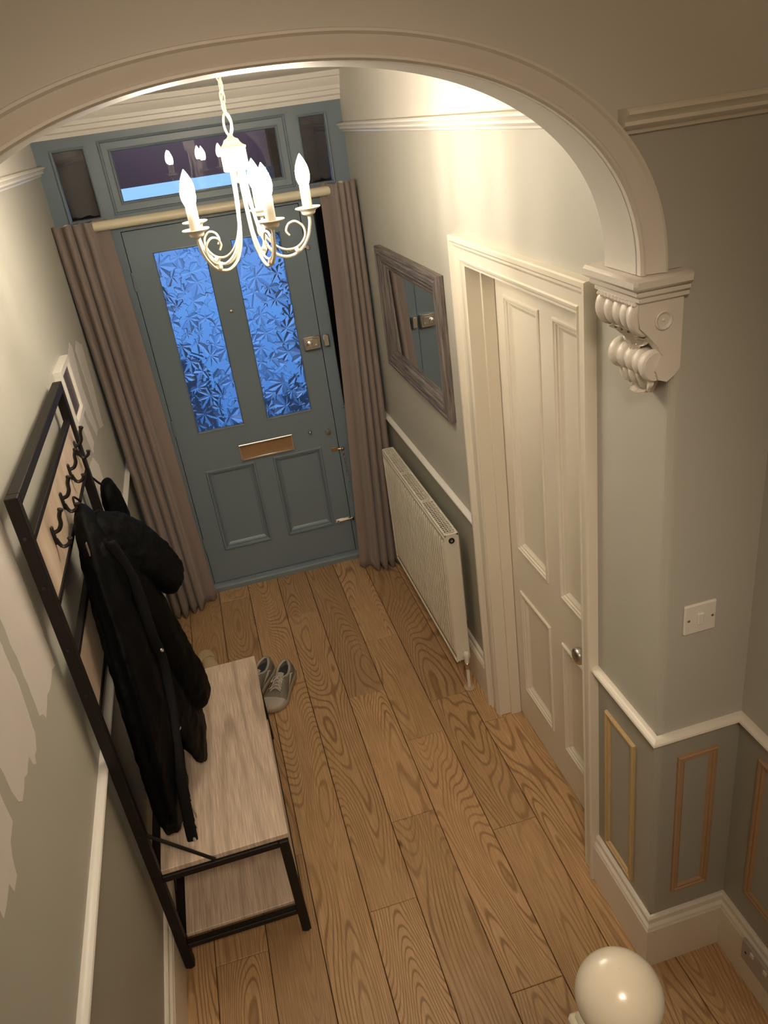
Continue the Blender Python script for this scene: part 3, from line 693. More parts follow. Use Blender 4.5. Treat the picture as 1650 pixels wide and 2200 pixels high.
# light switch and socket
sw = empty('light_switch', (1.509, 0, 1.246))
rel(MB().box(1.467, 1.551, -.009, 0, 1.205, 1.287, .003).build('switch_plate', M_plastic, smooth=0), sw)
rel(MB().box(1.499, 1.516, -.014, -.008, 1.230, 1.262, .002).build('rocker', M_plastic, smooth=0), sw)
for x in (1.478, 1.540): rel(MB().lathe([(.0035, 0), (.0035, .001), (.001, .0012)], 10, T((x, -.009, 1.246)) @ rot(pi / 2, 'X')).build('screw', M_brass), sw)
tag(sw, 'white single light switch on the grey pier beside the arch', 'light switch')
so = empty('wall_socket', (X2 - .0205, -.2, .14))
rel(MB().box(X2 - .030, X2 - .0205, -.278, -.132, .100, .183, .003).build('socket_plate', M_socket, smooth=0), so)
for y in (-.152, -.258): rel(MB().lathe([(.0035, 0), (.0035, .001), (.001, .0012)], 10, T((X2 - .030, y, .142)) @ rot(-pi / 2, 'Y')).build('screw', M_black), so)
for y in (-.178, -.232): rel(MB().box(X2 - .034, X2 - .029, y - .007, y + .007, .158, .172, .001).build('rocker', M_plastic, smooth=0), so)
tag(so, 'white double wall socket set in the skirting at bottom right', 'wall socket')

# ------------------------------------------------------------------ radiator
ra = empty('radiator', (1.34, 1.92, .13))
RY0, RY1, RX0, RX1, RZ0, RZ1 = 1.410, 2.435, 1.305, 1.368, .135, .800
def rib(u, v):
    y = RY0 + .012 + (RY1 - RY0 - .024) * u; z = RZ0 + .012 + (RZ1 - RZ0 - .040) * v
    k = 32 * u; ph = (k % 1.0); d = .0145 * max(0.0, min(1.0, (.5 - abs(ph - .5)) * 5))
    e_ = min(1.0, min(v, 1 - v) * 22); edge = min(1.0, min(u, 1 - u) * 60)
    return Vector((RX0 + .0150 - d * e_ * edge, y, z))
m = MB(); m.grid(rib, 32 * 8 + 1, 26); m.box(RX0 + .0155, RX0 + .019, RY0 + .004, RY1 - .004, RZ0, RZ1 - .014, .003)
m.box(RX0 + .001, RX0 + .012, RY0 + .004, RY1 - .004, RZ1 - .032, RZ1 - .014, .003); m.box(RX0 + .001, RX0 + .010, RY0 + .004, RY1 - .004, RZ0, RZ0 + .010, .003)
rel(m.build('front_panel', M_rad, smooth=30), ra)
rel(MB().box(RX1 - .010, RX1, RY0 + .006, RY1 - .006, RZ0, RZ1 - .014, .003).build('back_panel', M_rad, smooth=0), ra)
for y0 in (RY0, RY1 - .006): rel(MB().box(RX0 + .002, RX1 + .002, y0, y0 + .006, RZ0 + .01, RZ1, .0025).build('end_panel', M_rad, smooth=0), ra)
m = MB(); m.box(RX0 + .003, RX0 + .011, RY0, RY1, RZ1 - .014, RZ1, .002); m.box(RX1 - .008, RX1 + .001, RY0, RY1, RZ1 - .014, RZ1, .002)
ng = 63
for i in range(ng + 1):
    y = RY0 + .006 + (RY1 - RY0 - .012) * i / ng; wdt = .008 if i % 21 == 0 else .0020
    m.box(RX0 + .010, RX1 - .007, y - wdt, y + wdt, RZ1 - .004, RZ1 - .001)
for k in range(1, 4):
    x = RX0 + .010 + (RX1 - RX0 - .017) * k / 4; m.box(x - .0014, x + .0014, RY0 + .004, RY1 - .004, RZ1 - .004, RZ1 - .001)
rel(m.build('top_grille', M_rad, smooth=0), ra)
rel(MB().box(RX0 + .012, RX1 - .01, RY0 + .02, RY1 - .02, RZ0 + .05, RZ1 - .05).build('inner_shade_block', M_dark, smooth=0), ra)  # black block puts the shade inside the radiator into colour, under the grille
m = MB(); cp = T((1.337, RY0 + .001, .768)) @ rot(pi / 2, 'X'); m.lathe([(.013, 0), (.013, .005), (.009, .006), (.009, .003), (.002, .003)], 20, cp); rel(m.build('vent_plug', M_dark), ra)
m = MB(); m.lathe([(.006, .003), (.006, .006), (.003, .006), (.003, .004), (.001, .004)], 16, cp); rel(m.build('vent_key', M_steel), ra)
m = MB(); m.tube([(1.345, RY0 + .02, .165), (1.345, RY0 - .022, .165)], .010, 10); m.lathe([(.010, -.02), (.011, .0), (.0125, .006), (.0125, .030), (.009, .036)], 14, T((1.345, RY0 - .022, .165))); rel(m.build('lockshield_valve', M_plastic), ra)
rel(MB().lathe([(.011, 0), (.011, .03), (.008, .034)], 12, T((1.345, RY0 - .022, .112))).build('compression_nut', M_brass), ra)
rel(MB().tube([(1.345, RY0 - .022, .0), (1.345, RY0 - .022, .115)], .0075, 12).build('pipe', M_plastic), ra)
rel(MB().lathe([(.010, .001), (.026, .001), (.027, .005), (.023, .009), (.009, .010)], 22, T((1.345, RY0 - .022, 0))).build('pipe_collar', M_slip, label='beige pipe collar'), ra)
for y in (RY0 + .15, RY1 - .15): rel(MB().box(RX1 - .004, W, y - .015, y + .015, .25, .70, .002).build('wall_bracket', M_rad, smooth=0), ra)
tag(ra, 'white ribbed panel radiator on the right wall below the mirror', 'radiator')

# ------------------------------------------------------------------ mirror
mi_ = empty('wall_mirror', (W, 1.883, 1.27))
MY0, MY1, MZ0, MZ1 = 1.432, 2.352, 1.272, 1.832
MP = [(0, 0), (0, .024), (.004, .030), (.016, .031), (.022, .027), (.032, .030), (.050, .028), (.058, .023), (.064, .024), (.076, .019), (.082, .014), (.088, .015), (.094, .010), (.104, .008), (.104, 0)]
corner = [(W, MY0, MZ0), (W, MY0, MZ1), (W, MY1, MZ1), (W, MY1, MZ0)]
if n.cross(Vector((0, 0, 1))).y < 0: corner = corner[::-1]
for i in range(4):
    a, b = Vector(corner[i]), Vector(corner[(i + 1) % 4]); t = (b - a).normalized(); s_ = n.cross(t)
    vert = abs(t.z) > .5; ws, wt_ = (1.10, .88) if vert else (.88, 1.10)
    k = len(MP)
    v = [a + s_ * (u * ws) + t * (u * wt_) + n * w_ for u, w_ in MP] + [b + s_ * (u * ws) - t * (u * wt_) + n * w_ for u, w_ in MP]
    f = [(q, (q + 1) % k, k + (q + 1) % k, k + q) for q in range(k)] + [tuple(range(k)), tuple(range(k, 2 * k))]
    rel(MB().add(v, f).build('frame_rail', M_fr_v if vert else M_fr_h, smooth=25), mi_)
rel(MB().box(W - .007, W - .002, MY0 + .10, MY1 - .10, MZ0 + .09, MZ1 - .09).build('mirror_glass', M_mirror, smooth=0), mi_)
tag(mi_, 'rectangular wall mirror in a weathered grey-brown moulded frame', 'mirror')

# ------------------------------------------------------------------ curtain pole and curtains
po = empty('curtain_pole', (.7, 2.69, 2.066))
rel(MB().tube([(.012, 2.69, 2.072), (1.40, 2.69, 2.064)], .0215, 20).build('pole', M_pole), po)
for x in (.05, 1.36): rel(MB().tube([(x, 2.69, 2.07), (x, L - .002, 2.07)], .009, 10).lathe([(.022, 0), (.022, .006)], 16, T((x, L - .008, 2.07)) @ rot(-pi / 2, 'X')).build('pole_bracket', M_pole), po)
tag(po, 'cream wooden curtain pole across the front door below the fanlight', 'curtain pole')

def curtain(name, x0t, x1t, x0b, x1b, nf, yt, yb, amp, seed, rev, slope, label, flat=.28):
    """fold section swept from the pole to the floor; fold phase bunches to the wall side, a flat hem lies toward the door"""
    r = random.Random(seed); ph = [r.uniform(-.35, .35) for _ in range(nf + 2)]; am = [r.uniform(.75, 1.2) for _ in range(nf + 2)]
    ztop, zbot = 2.098, .012
    def fn(u, v):
        z = ztop + (zbot - ztop) * v
        uu = u
        x0 = x0t + (x0b - x0t) * v ** 1.25; x1 = x1t + (x1b - x1t) * v ** 1.25
        if rev: base = x1 + (x0 - x1) * uu
        else: base = x0 + (x1 - x0) * uu
        if uu < 1 - flat:
            k = uu / (1 - flat) * nf; i = int(min(k, nf - 1e-6)); q = k - i
            fold = (1 - abs(2 * q - 1) ** 2.6) * am[i]
            sw = sin(v * 3 + ph[i] * 4) * .006
        else:
            q = (uu - (1 - flat)) / flat; fold = (.06 + .16 * q + .22 * v * sin(pi * q)); sw = .004 * sin(v * 5)
        A = amp * (.62 + .55 * v)
        bk = max(0.0, min(1.0, (uu - (1 - flat)) / .08 + .5))
        y = yt + (yb - yt) * v - A * fold - .038 * (1 - bk) * (1 - .6 * v) + .014 * bk + slope * v * (uu if rev is False else uu)
        y += .012 * bk * (1 - v)
        zz = z + (.006 * sin(uu * 40) if v > .995 else 0)
        if v < .03: zz += .004 * sin(uu * nf * 2 * pi)
        return Vector((base + sw, min(y, L - .012), zz))
    m = MB(); NU, NV = nf * 18 + 26, 44; m.grid(fn, NU, NV)
    o = m.build(name, M_curt, smooth=60)
    md = o.modifiers.new('thick', 'SOLIDIFY'); md.thickness = .004; md.offset = 1
    return tag(o, label, 'curtain', None)
curtain('curtain', .004, .240, .028, .285, 4, 2.690, 2.640, .060, 3, False, .045, 'long taupe curtain drawn back at the left of the front door')
curtain('curtain', 1.235, 1.398, 1.128, 1.372, 4, 2.690, 2.640, .060, 5, True, .0, 'long taupe curtain drawn back beside the radiator and mirror')

# ------------------------------------------------------------------ chandelier
CX, CY = .738, 1.12
ch = empty('chandelier', (CX, CY, 2.16))
def cp_(mb, name, mt, parent=None, smooth=45, label=None): return rel(mb.build(name, mt, smooth=smooth, label=label), parent or ch)
C0 = T((CX, CY, 0))
cp_(MB().lathe([(.012, 2.288), (.034, 2.288), (.036, 2.291), (.036, 2.343), (.038, 2.346), (.038, 2.350), (.030, 2.354), (.024, 2.360), (.020, 2.368), (.010, 2.373), (.006, 2.380)], 28, C0), 'hub', M_chand)
cp_(MB().lathe([(.004, 2.29), (.006, 2.276), (.009, 2.268), (.006, 2.258), (.0008, 2.254)], 14, C0), 'hub_finial', M_chand)
def link(cx, cy, cz, rx, rz, ang, r): return [(cx + rx * cos(t) * cos(ang), cy + rx * cos(t) * sin(ang), cz + rz * sin(t)) for t in np.linspace(0, 2 * pi, 17)[:-1]]
cp_(MB().tube(link(CX, CY, 2.407, .0115, .028, .3, 0), .0034, 8, True), 'hanging_ring', M_chand)
z = 2.447; k = 0
while z < 2.55:
    cp_(MB().tube(link(CX, CY, z, .0062, .0165, .3 + (pi / 2) * ((k + 1) % 2), 0), .0021, 6, True), 'chain_link', M_chand); z += .0270; k += 1
cp_(MB().tube(catmull([(CX, CY, 2.38), (CX + .008, CY - .004, 2.41), (CX - .006, CY, 2.45), (CX + .006, CY + .003, 2.50), (CX - .003, CY, 2.545), (CX, CY, 2.562)], 6), .0022, 6), 'flex', M_chand)
cp_(MB().lathe([(.045, 2.564), (.045, 2.556), (.036, 2.545), (.012, 2.538), (.004, 2.534)], 24, C0), 'ceiling_rose', M_chand)
AR0 = -.033; RAD = .182
for s_i in range(5):
    a = AR0 + s_i * 2 * pi / 5; ca, sa = cos(a), sin(a)
    P3 = lambda r_, z_: (CX + r_ * ca, CY + r_ * sa, z_)
    dz = .008 * sin(a)  # slight hang
    arm = catmull([P3(.018, 2.290), P3(.022, 2.20), P3(.034, 2.11), P3(.058, 2.058), P3(.096, 2.036), P3(.138, 2.046), P3(.168, 2.080), P3(.181, 2.118), P3(RAD, 2.142)], 6)
    ao = cp_(MB().tube(arm, .0048, 8), 'arm', M_chand)
    scr = catmull([P3(.012, 2.290), P3(.018, 2.20), P3(.036, 2.125), P3(.064, 2.078), P3(.100, 2.056), P3(.136, 2.060), P3(.160, 2.084), P3(.160, 2.112), P3(.140, 2.130), P3(.118, 2.126), P3(.108, 2.108), P3(.116, 2.094)], 6)
    rel(MB().tube(scr, [.0034] * (len(scr) - 8) + [.0034 - .00012 * q for q in range(8)], 8).build('scroll_wire', M_chand, smooth=45), ao)
    i0 = min(range(len(arm)), key=lambda q: (Vector(arm[q]) - Vector(P3(.130, 2.044))).length); d_ = (arm[i0 + 1] - arm[i0]).normalized()
    rel(MB().tube([arm[i0] - d_ * .006 + Vector((0, 0, .006)), arm[i0] + d_ * .006 + Vector((0, 0, .006))], .0098, 10).build('clip', M_chand, smooth=45), ao)
    Mc = T(P3(RAD, 0))
    cn = cp_(MB().lathe([(.006, 2.138), (.010, 2.141), (.018, 2.144), (.021, 2.148), (.021, 2.152), (.024, 2.155), (.036, 2.160), (.038, 2.162), (.037, 2.164), (.026, 2.161), (.016, 2.160)], 24, Mc), 'drip_pan', M_chand)
    sl = cp_(MB().lathe([(.0145, 2.158), (.0145, 2.222), (.0135, 2.2235), (.012, 2.2235)], 20, Mc), 'candle_sleeve', M_sleeve)
    rel(MB().lathe([(.011, 2.222), (.0150, 2.228), (.0192, 2.239), (.0205, 2.250), (.0196, 2.264), (.0155, 2.279), (.0095, 2.292), (.0045, 2.301), (.0006, 2.307)], 16, Mc).build('bulb', M_bulb, smooth=60, label='lit candle bulb'), sl)
tag(ch, 'cream five-arm chandelier with lit candle bulbs hanging on a chain', 'chandelier')

# ------------------------------------------------------------------ hall tree with bench
ht = empty('hall_tree', (.24, .95, 0))
def hp(mb, name, mt=M_black, parent=None, smooth=0, label=None): return rel(mb.build(name, mt, smooth=smooth, label=label), parent or ht)
HY0, HY1 = .452, 1.430
for y in (HY0, HY1 - .030): 
    o = hp(MB().box(.022, .052, y, y + .030, .006, 1.722, .002), 'upright')
    yy = y + .015
for y in (HY0, HY1 - .030): hp(MB().box(.410, .440, y, y + .030, .006, .432, .002), 'front_leg')
for (x, y) in ((.037, HY0 + .015), (.037, HY1 - .015), (.425, HY0 + .015), (.425, HY1 - .015)): hp(MB().lathe([(.014, 0), (.014, .006), (.012, .008)], 14, T((x, y, 0))), 'foot', M_dark)
for y in (HY0, HY1 - .030):
    hp(MB().box(.052, .410, y + .003, y + .027, .408, .432, .002), 'side_rail'); hp(MB().box(.052, .410, y + .003, y + .027, .092, .112, .002), 'side_rail')
for x in (.022, .412): 
    hp(MB().box(x, x + .026, HY0 + .03, HY1 - .03, .408, .432, .002), 'long_rail'); hp(MB().box(x, x + .026, HY0 + .03, HY1 - .03, .092, .112, .002), 'long_rail')
hp(MB().box(.022, .052, HY0 + .03, HY1 - .03, 1.692, 1.722, .002), 'top_rail')
for z0 in (1.582, 1.392, 1.232, 1.040): hp(MB().box(.026, .044, HY0 + .03, HY1 - .03, z0, z0 + .018, .0015), 'back_rail')
hp(MB().box(.030, .041, HY0 + .03, HY1 - .03, 1.410, 1.582, .001), 'back_board', M_bench)
hp(MB().box(.030, .041, HY0 + .03, HY1 - .03, 1.058, 1.232, .001), 'back_board', M_bench)
hp(MB().box(.053, .445, HY0 + .012, HY1 - .012, .432, .452, .0015), 'bench_seat', M_bench)
hp(MB().box(.053, .435, HY0 + .031, HY1 - .031, .112, .126, .0015), 'lower_shelf', M_bench)
hp(MB().tube([(.050, HY0 + .010, .610), (.215, HY0 + .006, .440)], .0055, 8), 'side_brace')
hp(MB().tube([(.050, HY1 - .010, .610), (.215, HY1 - .006, .440)], .0055, 8), 'side_brace')
hp(MB().tube([(.030, HY0 + .04, .40), (.030, HY1 - .04, .115)], .003, 6), 'cross_brace'); hp(MB().tube([(.030, HY0 + .04, .115), (.030, HY1 - .04, .40)], .003, 6), 'cross_brace')
for z0 in (1.618, 1.481, 1.295, 1.148, .62):
    hp(MB().lathe([(.0055, 0), (.0055, .002), (.002, .003)], 10, T((.037, HY0, z0)) @ rot(pi / 2, 'X')), 'bolt', M_hook)
    hp(MB().lathe([(.0055, 0), (.0055, .002), (.002, .003)], 10, T((.037, HY1, z0)) @ rot(-pi / 2, 'X')), 'bolt', M_hook)
def hook(y, z):
    m = MB(); x = .042
    m.box(x - .001, x + .006, y - .008, y + .008, z - .025, z + .028, .003)
    m.tube(catmull([(x + .004, y, z + .010), (x + .018, y, z + .014), (x + .028, y, z + .030), (x + .031, y, z + .052), (x + .040, y, z + .072)], 6), [.0058] * 22 + [.0075, .0085, .0075], 8)
    m.tube(catmull([(x + .004, y, z - .010), (x + .010, y, z - .030), (x + .020, y, z - .036), (x + .034, y, z - .028), (x + .038, y, z - .014)], 6), [.0055] * 22 + [.007, .008, .007], 8)
    hp(m, 'hook', M_hook, smooth=45)
for y in (.68, .905, 1.13, 1.345): hook(y, 1.508)
for y in (.80, 1.03, 1.26): hook(y, 1.158)
tag(ht, 'black steel hall tree with bench, oak-look boards and coat hooks', 'hall tree')

# ------------------------------------------------------------------ coat
def remeshed(mb, voxel, smooth_it=6, disp=0.0, dscale=.1, seed=0):
    me = bpy.data.meshes.new('tmp'); me.from_pydata([tuple(v) for v in mb.v], [], mb.f); o = bpy.data.objects.new('tmp', me); COL.objects.link(o)
    a = o.modifiers.new('r', 'REMESH'); a.mode = 'VOXEL'; a.voxel_size = voxel
    b = o.modifiers.new('s', 'SMOOTH'); b.iterations = smooth_it; b.factor = .5
    if disp:
        t = bpy.data.textures.new('n', 'CLOUDS'); t.noise_scale = dscale; t.noise_depth = 2
        d = o.modifiers.new('d', 'DISPLACE'); d.texture = t; d.strength = disp; d.mid_level = .5; d.texture_coords = 'GLOBAL'
    bpy.context.view_layer.update(); dg = bpy.context.evaluated_depsgraph_get()
    em = bpy.data.meshes.new_from_object(o.evaluated_get(dg)); bpy.data.objects.remove(o)
    em.polygons.foreach_set('use_smooth', [True] * len(em.polygons)); return em
def ring_loft(secs, n=28, fold=0.0, nf=7, seed=0):
    """secs: (cx,cy,cz,rx,ry[,tilt]) -> closed loft"""
    S_ = []
    arr = [Vector(s[:3]) for s in secs]
    cs = catmull(arr, 5); rx = catmull([Vector((s[3], s[4], 0)) for s in secs], 5)
    v = []; N = len(cs)
    for i, (c, r_) in enumerate(zip(cs, rx)):
        t = (cs[min(i + 1, N - 1)] - cs[max(i - 1, 0)]).normalized()
        bx = (Vector((1, 0, 0)) - t * t.x).normalized(); by = t.cross(bx)
        for k in range(n):
            a = 2 * pi * k / n; w_ = 1 + fold * sin(a * nf + seed + i * .06) * (.4 + .6 * i / N)
            v.append(c + bx * (cos(a) * r_.x * w_) + by * (sin(a) * r_.y * w_))
    f = [(i * n + k, i * n + (k + 1) % n, (i + 1) * n + (k + 1) % n, (i + 1) * n + k) for i in range(N - 1) for k in range(n)]
    f += [tuple(range(n - 1, -1, -1)), tuple(range((N - 1) * n, N * n))]
    return v, f
co = empty('black_coat', (.12, .80, .46))
def from_mesh(me, name, mt, parent, label=None):
    me.materials.clear(); me.materials.append(mt); me.name = name; o = bpy.data.objects.new(name, me); COL.objects.link(o)
    if label: o['label'] = label
    return rel(o, parent)
m = MB()
m.add(*ring_loft([(.082, .95, 1.470, .012, .02), (.085, .93, 1.44, .028, .07), (.095, .90, 1.38, .045, .125), (.105, .87, 1.28, .056, .185), (.115, .84, 1.12, .066, .235), (.120, .80, .95, .070, .255),
                  (.118, .76, .78, .068, .255), (.112, .72, .62, .060, .225), (.105, .70, .50, .050, .185), (.105, .69, .462, .046, .165)], 40, .07, 9, 1))
from_mesh(remeshed(m, .008, 4, .014, .07), 'coat_body', M_coat, co)
m = MB()
m.add(*ring_loft([(.12, .92, 1.33, .05, .08), (.150, .90, 1.20, .066, .09), (.175, .90, 1.05, .070, .092), (.195, .915, .90, .074, .092), (.212, .945, .76, .074, .088), (.222, .965, .665, .066, .078), (.228, .96, .635, .050, .058)], 28, .05, 5, 2))
from_mesh(remeshed(m, .008, 3, .016, .06), 'sleeve', M_coat, co)
m = MB()
m.add(*ring_loft([(.10, .93, 1.425, .028, .06), (.135, .93, 1.375, .048, .085), (.185, .965, 1.29, .058, .105), (.235, 1.00, 1.19, .054, .100), (.268, 1.015, 1.125, .040, .088), (.276, 1.015, 1.105, .030, .075)], 28, .06, 4, 3))
m.add(*ring_loft([(.09, .85, 1.42, .028, .05), (.125, .83, 1.34, .040, .072), (.155, .85, 1.24, .042, .078), (.175, .88, 1.15, .026, .06)], 24, .05, 4, 1))
from_mesh(remeshed(m, .006, 3, .013, .035), 'hood', M_coat, co)
# front hem flap that swings out over the bench
m = MB()
m.add(*ring_loft([(.16, .84, .90, .045, .12), (.18, .86, .75, .045, .13), (.20, .90, .62, .040, .135), (.212, .935, .555, .030, .125), (.216, .945, .535, .018, .12)], 24, .06, 4, 2))
from_mesh(remeshed(m, .007, 3, .014, .06), 'coat_flap', M_coat, co)
m = MB()
for sec in ([(.060, .885, 1.42), (.165, .80, 1.30), (.205, .86, 1.19)], [(.120, 1.0, 1.405), (.215, 1.03, 1.31), (.285, 1.075, 1.17)], [(.165, .93, 1.375), (.235, .945, 1.26), (.288, .975, 1.14)]):
    m.tube(catmull(sec, 8), .0045, 6)
from_mesh(remeshed(m, .003, 1), 'hood_seam', M_coat2, co)
# placket with press studs along the opening
pl = catmull([(.150, .80, 1.40), (.182, .79, 1.26), (.190, .76, 1.10), (.196, .76, .98), (.190, .70, .86), (.176, .60, .72), (.165, .545, .58), (.158, .52, .475)], 6)
m = MB(); m.tube(pl, .020, 8, flat=.45); pk = from_mesh(remeshed(m, .006, 2), 'zip_placket', M_coat2, co)
for p in ((.205, .75, 1.03), (.199, .66, .80), (.178, .565, .60), (.165, .513, .487)):
    d_ = Vector((.8, -.5, .4)).normalized(); Mq = T(p) @ d_.to_track_quat('Z', 'Y').to_matrix().to_4x4()
    rel(MB().lathe([(.0065, 0), (.0065, .002), (.004, .0035), (.003, .002), (.001, .002)], 14, Mq).build('press_stud', M_steel, smooth=45), co)
rel(MB().tube([(.182, .545, .585), (.188, .54, .56), (.186, .545, .54)], .0022, 6).build('zip_pull', M_steel), co)
rel(MB().box(.098, .101, .742, .757, 1.395, 1.435, .001).build('hanger_tag', mat('grey_tag', (.16, .11, .095), .8), smooth=0), co)
rel(MB().tube(catmull([(.078, .97, 1.47), (.068, .94, 1.50), (.072, .91, 1.478), (.08, .92, 1.45)], 6), .0035, 6).build('hanging_loop', M_coat2), co)
tag(co, 'long black hooded padded coat hanging from the hall tree onto bench', 'coat')

# black cap on the far upright
m = MB(); m.add(*ring_loft([(.075, 1.47, 1.315, .014, .035), (.080, 1.475, 1.295, .026, .062), (.082, 1.485, 1.25, .034, .080), (.084, 1.495, 1.19, .038, .090), (.084, 1.50, 1.150, .040, .094), (.084, 1.50, 1.140, .034, .088)], 24, .03, 3, 1))
cap_ = empty('black_hat', (.08, 1.48, 1.165)); from_mesh(remeshed(m, .006, 2, .008, .04), 'crown', M_coat, cap_)
rel(MB().tube([(.045, 1.445, 1.36), (.060, 1.455, 1.33), (.078, 1.47, 1.30)], .004, 6).build('strap', M_coat2), cap_)
tag(cap_, 'small black fabric hat hanging behind the far post of hall tree', 'hat')

# ------------------------------------------------------------------ picture on left wall
pf = empty('picture_frame', (0, 1.72, 1.49))
PY0, PY1, PZ0, PZ1 = 1.600, 1.852, 1.488, 1.712
for (a, b, c_, d_) in ((PY0, PY1, PZ0, PZ0 + .022), (PY0, PY1, PZ1 - .022, PZ1), (PY0, PY0 + .022, PZ0 + .022, PZ1 - .022), (PY1 - .022, PY1, PZ0 + .022, PZ1 - .022)):
    rel(MB().box(0, .030, a, b, c_, d_, .001).build('frame_side', M_trim2, smooth=0), pf)
rel(MB().box(.002, .020, PY0 + .02, PY1 - .02, PZ0 + .02, PZ1 - .02).build('mount', M_plastic, smooth=0), pf)
rel(MB().box(.019, .021, PY0 + .036, PY1 - .036, PZ0 + .032, PZ1 - .036).build('print', M_photo, smooth=0, label='dark brown print'), pf)
tag(pf, 'small white box frame with dark print on the left wall', 'picture frame')

# ------------------------------------------------------------------ trainers
def trainer(loc, rz, label):
    root = empty('trainer', loc, rot=(0, 0, rz))
    Lh = .285
    def half(t):      # outline half widths at t 0 (heel)..1 (toe): left, right
        w_ = np.interp(t, [0, .05, .15, .3, .45, .6, .75, .88, .96, 1], [.022, .038, .045, .045, .045, .052, .060, .054, .034, .008])
        c = np.interp(t, [0, .3, .55, .75, .9, 1], [0, 0, .002, .0, -.010, -.016]); return w_, c
    def up_part(mb, name, mt, label=None, sm=50):
        o = mb.build(name, mt, smooth=sm, label=label); o.parent = root; return o
    def sole(u, v):
        a = 2 * pi * u; t = .5 - .5 * cos(a); side = 1 if a < pi else -1; w_, c = half(t)
        z = [0, .004, .018, .030, .034][int(round(v * 4))] + (.012 * (1 - t) ** 2 if v > .3 else 0) + (.007 * max(0, t - .85) * 6 if True else 0)
        k = [.90, 1.03, 1.08, 1.04, .94][int(round(v * 4))]
        return Vector((-Lh / 2 + Lh * (t * (1.0)) * 1.0 + (k - 1) * .06 * (2 * t - 1), side * w_ * k + c, z))
    m = MB(); m.grid(sole, 56, 5, True); m.f.append(tuple(range(55, -1, -1))); m.f.append(tuple(range(56 * 4, 56 * 5))); m.m += [0, 0]
    up_part(m, 'sole', M_sole)
    def hgt(t): return np.interp(t, [0, .06, .15, .28, .40, .5, .62, .78, .92, 1], [.098, .100, .090, .074, .082, .080, .066, .050, .036, .026])
    def upper(u, v):
        # u across from outer floor edge over the top to inner; v along length; opening cut by collar height
        t = .012 + v * .976; w_, c = half(t); h = float(hgt(t)); a = pi * u
        zb = .030 + .012 * (1 - t) ** 2
        open_ = np.interp(t, [0, .05, .12, .30, .40, .46], [0, .25, .58, .60, .42, 0.0])
        y = -cos(a); z = sin(a) ** .75
        yy = math.copysign(abs(y) ** (.8), y) * w_ * (1.0 - .10 * z)
        zz = zb + (h - zb) * z
        if open_ > 0 and abs(y) < open_:
            # dip into the shoe
            d = (1 - (abs(y) / open_) ** 2); zz -= d * (h - zb) * .78
        return Vector((-Lh / 2 + Lh * t, yy + c, zz))
    m = MB(); m.grid(upper, 41, 60); up_part(m, 'upper', M_shoe)
    # collar, tongue, laces, overlay, lining
    col = []
    for k in range(28):
        a = 2 * pi * k / 28; t = .225 + .195 * -cos(a); w_, c = half(t); y = sin(a) * w_ * .64
        col.append((-Lh / 2 + Lh * t, y + c, float(hgt(t)) * (.90 if abs(sin(a)) > .5 else .93) + .002))
    m = MB(); m.tube(col, .0065, 8, True); up_part(m, 'collar', M_shoe2)
    m = MB(); m.add([(-Lh / 2 + Lh * (.225 + .185 * -cos(2 * pi * k / 24)), half(.225)[0] * .60 * sin(2 * pi * k / 24), .070) for k in range(24)], [tuple(range(24))]); up_part(m, 'lining', M_inner)
    def tong(u, v):
        t = .40 + .26 * v; w_, c = half(t); s_ = (u - .5) * 2
        return Vector((-Lh / 2 + Lh * t - .012 * (1 - v), s_ * w_ * .42 + c, float(hgt(t)) + .006 + .010 * (1 - v) ** 2 - .006 * s_ * s_))
    m = MB(); m.grid(tong, 9, 12); up_part(m, 'tongue', M_shoe2)
    m = MB()
    for i in range(5):
        t = .44 + .052 * i; w_, c = half(t); z = float(hgt(t)) + .006; x = -Lh / 2 + Lh * t; y = w_ * .46; s_ = 1 if i % 2 else -1
        m.tube(catmull([(x - .004, -y * s_ + c, z - .006), (x, c, z + .006), (x + .012, y * s_ + c, z - .006)], 5), .0022, 6)
        m.tube(catmull([(x - .002, y * s_ + c, z - .006), (x + .004, c, z + .007), (x + .010, -y * s_ + c, z - .006)], 5), .0022, 6)
    x = -Lh / 2 + Lh * .45; z = float(hgt(.45)) + .010
    for s_ in (1, -1):
        m.tube(catmull([(x, 0, z), (x + .012, s_ * .014, z + .010), (x + .036, s_ * .026, z - .004), (x + .024, s_ * .012, z + .002), (x, 0, z)], 6), .0020, 6)
        m.tube(catmull([(x, 0, z), (x + .02, s_ * .010, z + .004), (x + .052, s_ * .018, z - .014), (x + .062, s_ * .030, z - .022)], 6), .0020, 6)
    up_part(m, 'laces', M_lace)
    def shell(t0, t1, a0, a1, grow):
        def fn(u, v):
            t = t0 + (t1 - t0) * v; w_, c = half(t); h = float(hgt(t)); a = a0 + (a1 - a0) * u; zb = .030 + .012 * (1 - t) ** 2
            y = -cos(a); zz = sin(a) ** .75
            return Vector((-Lh / 2 + Lh * t, (math.copysign(abs(y) ** .8, y) * w_ * (1 - .10 * zz)) * (1 + grow * 18) + c, zb + (h - zb) * zz + grow * .6))
        return fn
    m = MB(); m.grid(shell(.78, .985, .12, pi - .12, .0022), 25, 10); up_part(m, 'toe_overlay', M_shoe2)
